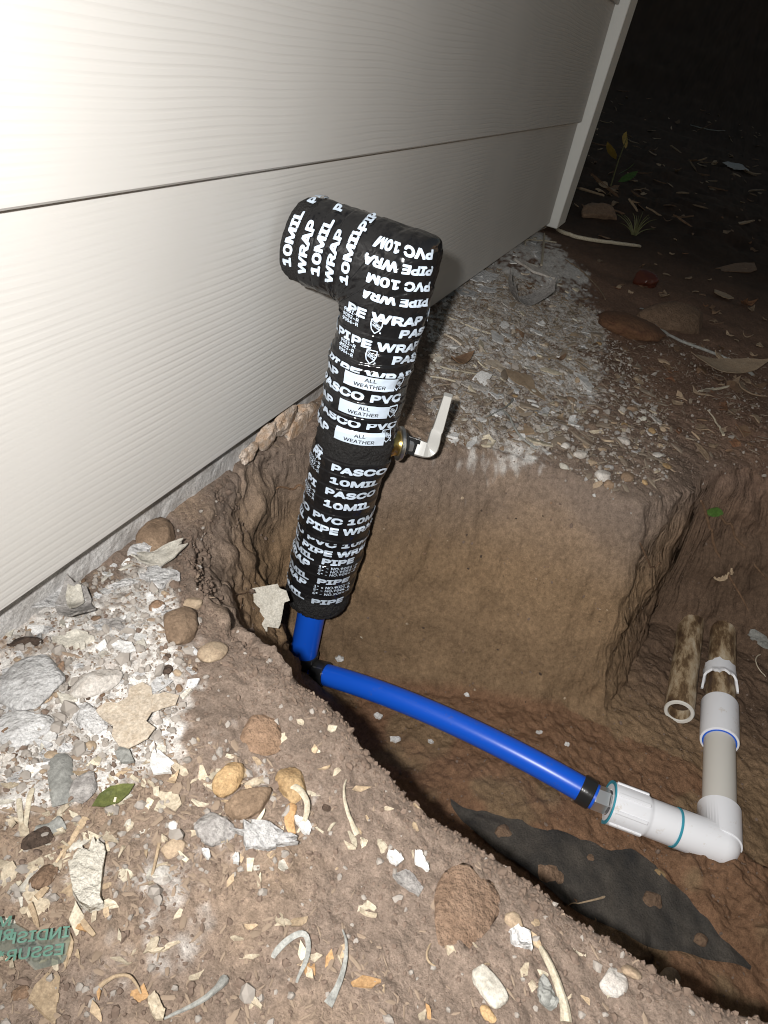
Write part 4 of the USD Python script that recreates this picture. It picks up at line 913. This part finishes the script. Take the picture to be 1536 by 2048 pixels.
# roots
strand([(1400, 1005), (1415, 1050), (1432, 1110), (1465, 1170), (1495, 1225)], .0014, .0006, 'root_skin', 'dark root running down the far bank, left of two', name='root', cat='root', lift=.002)
strand([(1432, 1030), (1470, 1080), (1505, 1130), (1536, 1165)], .0012, .0008, 'root_skin', 'brown root running down the far bank, right of two', name='root', cat='root', lift=.002)
strand([(1278, 1090), (1300, 1140), (1312, 1185), (1316, 1215)], .0008, .0004, 'root_skin', 'short fine root on the corner of the cut face', name='root', cat='root', lift=.002)
strand([(545, 990), (578, 985), (605, 984)], .0006, .0014, 'root_skin', 'pale root poking out of the soil behind the riser', name='root', cat='root', lift=.003)
strand([(455, 1205), (470, 1195), (510, 1190)], .0004, .0004, 'root_skin', 'hair root in the corner of the pit', name='root', cat='root', lift=.002)
strand([(470, 1262), (478, 1235), (482, 1205)], .0004, .0004, 'root_skin', 'hanging hair root at the near corner of the pit', name='root', cat='root', lift=.004)
flake(1412, 1012, 1440, 1030, .7, 'green_leaf', 'small green leaf on the far bank above the roots', name='leaf', cat='leaf', thick=.0004, pts=lance, lift=.003)
flake(1425, 1142, 1452, 1160, .6, 'wood_tan', 'tan wood flake by the far roots, left of two', name='chip', cat='chip')
flake(1445, 1125, 1460, 1152, .5, 'wood_tan', 'tan wood flake by the far roots, right of two', name='chip', cat='chip')
# debris beyond the riser
flake(892, 735, 940, 722, .4, 'leaf_brown', 'curled brown leaf near the riser on the pale debris', name='leaf', cat='leaf', bend=.8, lift=.004, pts=lance)
flake(968, 728, 1012, 740, .85, 'leaf_pale', 'round pale cream flake left of the tan leaf', name='bark_flake')
flake(1012, 745, 1090, 805, .62, 'leaf_tan', 'broken tan leaf with a stalk lying flat', name='leaf', cat='leaf', thick=.0005, rough=.004, lift=.004, pts=[(-1, -.3), (-.5, -.8), (0, -.7), (.1, -.3), (.5, -.35), (1, -.1), (.7, .3), (.2, .3), (-.1, .7), (-.5, .95), (-.7, .3)])
flake(1368, 0 + 735, 1525, 745, .42, 'leaf_tan', 'curled tan leaf at the right under a white twig', name='leaf', cat='leaf', thick=.0006, bend=.5, rough=.006, lift=.006, pts=lance)
flake(1000, 608, 1040, 625, .5, 'pale_stone', 'pale flake near the wall, left of the dark hollow', name='bark_flake')
flake(1000, 612, 1090, 612, .3, 'grey_stone', 'arched grey bark strip beyond the riser', bend=1.6, lift=.005)
flake(985, 668, 1000, 690, .7, 'white_chip', 'white angular chip in the middle of the debris', name='chip', cat='chip')
flake(1058, 660, 1085, 675, .7, 'white_chip', 'white double chip right of the middle debris', name='chip', cat='chip')
flake(1080, 742, 1125, 752, .35, 'straw', 'cream shell like flake on the brown debris', name='chip', cat='chip')
flake(1155, 752, 1180, 778, .5, 'white_chip', 'ragged white scrap beyond the cream flake', name='chip', cat='chip')
flake(915, 770, 975, 780, .4, 'pale_stone', 'pale flat flake beside the valve lever', name='bark_flake')
flake(932, 565, 990, 540, .55, 'chalk', 'white flake close to the wall, left of the long chip', name='bark_flake')
flake(1030, 525, 1110, 560, .32, 'pale_stone', 'long pale chip lying near the house corner', name='chip', cat='chip', thick=.003)
flake(908, 598, 950, 578, .5, 'chalk', 'chalky white flake against the siding beyond the riser')
flake(955, 585, 990, 580, .5, 'chalk', 'chalky flake right of another by the siding')
stone(1245, 695, 1275, 618, .95, .3, 'red_clod', 'reddish brown lump of earth in the dark yard', cat='clod', name='clod', lump=.25)
stone(1282, 648, 1410, 648, .5, .34, 'brown_clod', 'wide orange brown clod behind the white twig', cat='clod', name='clod', lump=.3)
stone(1262, 560, 1310, 575, .85, .8, 'red_glaze', 'shiny dark red lump with a bright glint in the yard', name='glazed_lump', cat='lump', lump=.35, sink=.3)
stone(1165, 430, 1230, 430, .5, .35, 'brown_clod', 'tan brown clod just past the house corner', cat='clod', name='clod', lump=.3)
strand([(880, 735), (920, 745), (960, 752), (1010, 765)], .0010, .0008, 'straw', 'long pale stem behind the valve lever, upper of two', name='straw', cat='straw')
strand([(860, 755), (910, 765), (945, 778)], .0010, .0006, 'straw', 'long pale stem behind the valve lever, lower of two', name='straw', cat='straw')
strand([(895, 635), (940, 655), (985, 672)], .0008, .0010, 'straw', 'thin pale stem across the debris by the wall', name='straw', cat='straw')
strand([(998, 820), (1020, 850), (1035, 875), (1075, 900)], .0010, .0007, 'grey_straw', 'pale forked twig curving to the pit edge', arch=.003)
strand([(968, 840), (985, 832), (1012, 818), (1025, 800)], .0006, .0012, 'grey_straw', 'short branch of a pale twig near the lever', arch=.002)
strand([(1112, 458), (1150, 478), (1200, 488), (1280, 494)], .0036, .0022, 'straw', 'long white twig starting at the house corner', arch=.004)
strand([(1088, 468), (1086, 500), (1082, 532)], .0018, .0018, 'straw', 'short upright white stick below the house corner', name='stick', cat='stick')
strand([(1050, 490), (1075, 482), (1112, 486)], .0014, .0010, 'straw', 'thin pale stem crossing the upright stick', name='straw', cat='straw')
strand([(1280, 618), (1305, 655), (1360, 690), (1405, 705), (1450, 722), (1505, 752)], .0014, .0022, 'grey_straw', 'long white twig lying across the right side of the yard', arch=.004)
strand([(1398, 784), (1430, 780), (1464, 774)], .0016, .0012, 'straw', 'short straight cream stick right of the pit', name='stick', cat='stick')
strand([(1414, 822), (1430, 845), (1446, 872)], .0006, .0014, 'straw', 'thin stalk with a broad end at the right', name='straw', cat='straw')
strand([(1380, 250), (1410, 258), (1450, 262)], .004, .003, 'grey_straw', 'faint pale stick far back in the dark yard', name='stick', cat='stick')
strand([(1130, 520), (1180, 560), (1210, 600)], .0010, .0008, 'twig_bark', 'thin dark twig on the ground past the white debris')
flake(1424, 580, 1466, 608, .3, 'leaf_tan', 'small tan chip of bark far right', name='chip', cat='chip', lift=.004)
flake(1440, 540, 1530, 536, .25, 'leaf_brown', 'long brown leaf scrap at the right margin', name='leaf_scrap', cat='leaf')
flake(1448, 330, 1500, 345, .5, 'lichen', 'pale crumpled scrap in the dark yard', name='paper_scrap', cat='paper', rough=.02, lift=.01)
# weed and grass tuft past the corner
def tuft(name, px, py, nb, hgt, spread, m, label, cat, seed, leafy=False):
    p = at(px, py); r = np.random.default_rng(seed); t = thing(name, loc=p, label=label, cat=cat)
    for k in range(nb):
        a = r.uniform(0, 2 * math.pi); h = hgt * r.uniform(.5, 1.1); sp = spread * r.uniform(.2, 1)
        P = np.array([[sp * .1 * math.cos(a) + sp * (q ** 1.6) * math.cos(a), sp * .1 * math.sin(a) + sp * (q ** 1.6) * math.sin(a), h * q - .25 * h * q ** 3 - .003] for q in np.linspace(0, 1, 8)])
        obj('blade', tube(P, np.linspace(.0016, .0003, 8), 4, True, .3), C[m], t, smooth=40)
tuft('grass_tuft', 1268, 470, 16, .06, .05, 'grass_blade', 'thin dry grass tuft past the house corner', 'grass', 7)
weed = thing('weed', loc=at(1222, 372), label='small weed with a yellow leaf near the dark corner board', cat='weed')
obj('stem', tube([(0, 0, -.01), (.002, .004, .06), (.004, .003, .12)], [.002, .0016, .001], 6), C['grass_blade'], weed)
for (dx, dy, dz, yaw_, m_) in ((.004, .0, .11, .4, 'leaf_yellow'), (.0, .012, .08, 2.2, 'leaf_yellow'), (-.01, -.012, .05, 4.0, 'green_leaf'), (.006, -.016, .03, 5.2, 'green_leaf')):
    pl = plate(np.array(lance) * np.array([.028, .016]), .0005, (4, 2), .002, 3); pl.apply_transform(trimesh.transformations.euler_matrix(.5, -.7, yaw_)); pl.apply_translation((dx + .02 * math.cos(yaw_), dy + .02 * math.sin(yaw_), dz))
    obj('leaf', pl, C[m_], weed)

# crusts of mortar on the foundation, part of the wall
for (px, py, r_, sd) in ((590, 858, .016, 1), (610, 832, .012, 2), (560, 850, .010, 3), (535, 872, .010, 4), (500, 905, .007, 5), (622, 880, .008, 6), (575, 832, .009, 7)):
    p = on_plane(px, py, 1, .004); m = pebble(r_ * 2.8, r_ * .9, r_ * 2.0, 300 + sd, .75, 4); m.apply_translation(p)
    obj('mortar_crust', m, M['mortar'], wall)

# ------------------------------------------------------------------ countable small litter
def poly_pick(poly, n, r):
    P = np.array(poly, float); lo, hi = P.min(0), P.max(0); out = []
    while len(out) < n:
        q = r.uniform(lo, hi)
        if inside(q[None], P)[0]: out.append(q)
    return out
TINT = dict(wood_tan='tan', wood_pale='pale', wood_orange='orange brown', straw='cream', chalk='chalky white', lichen='mottled grey', pale_stone='pale', cream_chip='cream', white_chip='bright white', dark_clod='dark',
            brown_clod='brown', tan_stone='dull tan', leaf_pale='pinkish pale', leaf_brown='brown', leaf_tan='light tan', twig_bark='dark barky', ochre_stone='ochre', brown_stone='brown', grey_stone='grey', red_clod='reddish')
def litter(n, poly, name, cat, label, group, mats, size, ratio, thick, seed, k=9, jag=.28, bend=.5, stoneish=False, lift=.0012):
    r = np.random.default_rng(seed)
    for q in poly_pick(poly, n, r):
        p = at(*q)
        if not (-2 < p[0] < 8): continue
        L = size * math.exp(r.normal(0, .38)); yaw = r.uniform(0, 2 * math.pi); m_ = mats[int(r.integers(len(mats)))]
        if stoneish:
            m = pebble(L, L * r.uniform(.55, .95), L * r.uniform(.35, .7), int(r.integers(1000)), .22, 2); li = L * .12
        else:
            kk = int(r.integers(6, k + 1)); m = plate(ragged(L, L * r.uniform(*ratio), kk, r, jag), thick * r.uniform(.7, 1.5), (bend * r.normal() / L, bend * r.normal() / L), L * .08, int(r.integers(1000)), edge=L * .45); li = lift * r.uniform(-.1, 1.0)
        look = ('tiny ' if L < size * .75 else 'large ' if L > size * 1.3 else '') + TINT.get(m_, '') + ' '
        lay(name, m, p, yaw, C[m_], lift=li, tilt=(r.normal() * .2, r.normal() * .2), label=(look + label).strip(), cat=cat, group=group, smooth=30)
litter(130, A_, 'wood_chip', 'wood chip', 'wood shaving in the thick litter round the ochre pebbles', 'wood shavings round the ochre pebbles', ['wood_tan', 'wood_pale', 'wood_pale', 'straw', 'cream_chip'], .0055, (.25, .7), .0006, 201)
litter(46, B_, 'wood_chip', 'wood chip', 'wood chip scattered low on the near bank', 'wood chips along the bottom of the bank', ['wood_tan', 'wood_pale', 'wood_pale', 'wood_orange', 'straw'], .0052, (.22, .6), .0007, 202)
litter(46, [(480, 1440), (640, 1430), (900, 1680), (1100, 1850), (1300, 2000), (1000, 2040), (700, 1830)], 'wood_chip', 'wood chip', 'chip on the bare middle bank', 'sparse chips on the bare middle bank', ['wood_tan', 'wood_pale', 'straw'], .0048, (.25, .7), .0006, 203)
litter(110, D_, 'plaster_flake', 'flake', 'flake in the white debris under the siding', 'white flakes under the siding at left', ['chalk', 'lichen', 'pale_stone', 'cream_chip', 'white_chip'], .0066, (.35, .95), .0010, 204, bend=.2)
litter(34, D_ , 'soil_clod', 'clod', 'clod in the white debris under the siding', 'dark clods under the siding at left', ['dark_clod', 'brown_clod', 'tan_stone'], .0036, (.5, .9), .001, 205, stoneish=True)
litter(170, E_, 'plaster_flake', 'flake', 'flake in the debris between the riser and house corner', 'pale flakes beyond the riser', ['chalk', 'white_chip', 'cream_chip', 'chalk', 'white_chip', 'leaf_pale', 'straw'], .0105, (.35, .95), .0014, 206, bend=.3)
litter(40, E_, 'leaf_scrap', 'leaf', 'leaf crumb in the debris between the riser and house corner', 'leaf crumbs beyond the riser', ['leaf_brown', 'leaf_tan', 'twig_bark'], .0105, (.3, .7), .0006, 207, bend=.8)
F_ = [(1040, 700), (1200, 640), (1330, 800), (1340, 960), (1220, 985), (1110, 930), (1000, 880)]
litter(75, F_, 'pebble', 'pebble', 'pebble in the gravelly soil above the cut face', 'pebbles above the cut face', ['tan_stone', 'pale_stone', 'cream_chip', 'ochre_stone', 'brown_stone', 'grey_stone'], .0068, (.5, .9), .001, 208, stoneish=True)
litter(80, F_, 'stone_flake', 'flake', 'flake in the gravelly soil above the cut face', 'flakes above the cut face', ['tan_stone', 'pale_stone', 'leaf_tan', 'lichen', 'wood_pale'], .0078, (.3, .8), .0012, 215, bend=.3)
G_ = [(1150, 440), (1530, 380), (1530, 900), (1360, 920), (1210, 620)]
litter(120, G_, 'leaf_scrap', 'leaf', 'scrap of leaf on the yard ground right of the debris', 'leaf scraps on the dark yard', ['leaf_brown', 'leaf_brown', 'leaf_tan', 'twig_bark', 'red_clod'], .016, (.3, .8), .0008, 209, bend=.8, lift=.003)
litter(55, [(1180, 150), (1536, 220), (1536, 480), (1140, 440)], 'yard_twig', 'twig', 'twig lying far back in the dark yard', 'twigs far back in the yard', ['twig_bark', 'leaf_tan', 'leaf_brown'], .085, (.05, .12), .003, 216, bend=.2, lift=.006)
litter(100, [(1180, 130), (1536, 200), (1530, 420), (1140, 420)], 'yard_leaf', 'leaf', 'fallen leaf far back in the dark yard', 'fallen leaves far back in the yard', ['leaf_brown', 'leaf_tan', 'twig_bark'], .034, (.3, .8), .0012, 210, bend=.5, lift=.006)
litter(70, [(880, 960), (1250, 1000), (1230, 1380), (1000, 1420), (760, 1350), (740, 1000)], 'soil_crumb', 'crumb', 'crumb of earth stuck on the smooth cut face', 'earth crumbs on the cut face', ['brown_clod', 'dark_clod', 'tan_stone'], .0018, (.5, .9), .001, 211, stoneish=True)

# ------------------------------------------------------------------ uncountable crumbs, joined
def isl(name, c_lo, c_hi, rough=.95):
    return mat(name, {'g': ('geometry', {}), 'r': ('rgb_ramp', {'ramp': [(0, c_lo), (1, c_hi)]}), 'p': ('principled_bsdf', {'roughness': rough, 'specular_ior_level': .15})},
               [('g.random_per_island', 'r.fac'), ('r.color', 'p.base_color')])
def heap(name, n, sampler, size, shape, m, label, cat, seed):
    r = np.random.default_rng(seed); XY = sampler(n, r); n = len(XY)
    base = trimesh.creation.icosphere(0, 1.0)
    bv, bf = np.array(base.vertices), np.array(base.faces)
    s_ = size * np.exp(r.normal(0, .5, n)); ax = r.uniform(.6, 1.2, (n, 3)) if shape == 'crumb' else np.stack([r.uniform(.8, 2.0, n), r.uniform(.16, .6, n), np.full(n, .13)], 1)
    a = r.uniform(0, 2 * math.pi, n); tl = r.normal(0, .25, n)
    v = bv[None] * (1 + r.uniform(-.3, .3, (n, len(bv), 1))) * ax[:, None] * s_[:, None, None]
    v[..., 2] += v[..., 0] * tl[:, None]
    x = v[..., 0] * np.cos(a)[:, None] - v[..., 1] * np.sin(a)[:, None]; y = v[..., 0] * np.sin(a)[:, None] + v[..., 1] * np.cos(a)[:, None]
    z0 = height(XY[:, 0], XY[:, 1]) + s_ * (.25 if shape == 'crumb' else .12) * (.6 if shape != 'crumb' else 1) + (.0004 if shape != 'crumb' else 0)
    V = np.stack([x + XY[:, 0, None], y + XY[:, 1, None], v[..., 2] + z0[:, None]], -1).reshape(-1, 3)
    F = (bf[None] + (np.arange(n) * len(bv))[:, None, None]).reshape(-1, 3)
    obj(name, trimesh.Trimesh(V, F, process=False), m, smooth=False, label=label, cat=cat, kind='stuff')
def frame_sampler(keep):
    def f(n, r):
        out = []
        while sum(map(len, out)) < n:
            x = .05 + .95 * r.uniform(0, 1, n * 2) ** 1.5; y = r.uniform(-.56, .008, n * 2)
            P = np.stack([x, y, height(x, y)], -1); q = project(P); ok = (q[:, 0] > -60) & (q[:, 0] < 1600) & (q[:, 1] > 300) & (q[:, 1] < 2110)
            ok &= r.uniform(0, 1, len(x)) < keep(x, y, q); out.append(np.stack([x, y], 1)[ok])
        return np.concatenate(out)[:n]
    return f
_it = RegularGridInterpolator((GX, GY), gT, bounds_error=False, fill_value=0)
def pit_at(x, y): return _it(np.stack([x, y], -1))
def in_px(q, poly): return inside(q[:, :2], np.array(poly, float)).astype(float)
heap('soil_crumbs', 16000, frame_sampler(lambda x, y, q: np.where(pit_at(x, y) > .1, .25, 1.0)), .00048, 'crumb', isl('crumb_soil', (.17, .125, .098), (.30, .225, .178)), 'loose brown crumbs of soil over the ground', 'soil crumbs', 301)
heap('pale_crumbs', 9000, frame_sampler(lambda x, y, q: np.maximum(np.maximum(in_px(q, D_), in_px(q, E_)), .05 + .35 * in_px(q, F_) + .2 * in_px(q, A_)) * (pit_at(x, y) < .1)), .0009, 'crumb', isl('crumb_pale', (.30, .27, .24), (.72, .70, .67)), 'pale grit and crumbs near the wall', 'grit', 302)
heap('wood_dust', 3000, frame_sampler(lambda x, y, q: (in_px(q, A_) + .28 * in_px(q, B_) + .06 + .3 * in_px(q, D_)).clip(0, 1) * (pit_at(x, y) < .1)), .00082, 'sliver', isl('sliver_wood', (.25, .19, .14), (.56, .49, .40)), 'fine slivers and shreds of wood over the near bank', 'wood dust', 303)
heap('debris_shreds', 3000, frame_sampler(lambda x, y, q: (in_px(q, E_) + .5 * in_px(q, F_) + .1 * in_px(q, G_)).clip(0, 1) * (pit_at(x, y) < .1)), .0024, 'sliver', isl('sliver_pale', (.26, .21, .16), (.66, .62, .55)), 'pale shreds and splinters beyond the riser', 'shreds', 304)
_id = RegularGridInterpolator((GX, GY), np.where(gT < .5, gDr, 1), bounds_error=False, fill_value=1)
heap('lip_crumbs', 2200, frame_sampler(lambda x, y, q: sstep(.022, .002, _id(np.stack([x, y], -1))) * (x < .36)), .00065, 'crumb', isl('crumb_lip', (.15, .11, .085), (.28, .21, .165)), 'broken soil crumbs along the near pit lip', 'soil crumbs', 305)
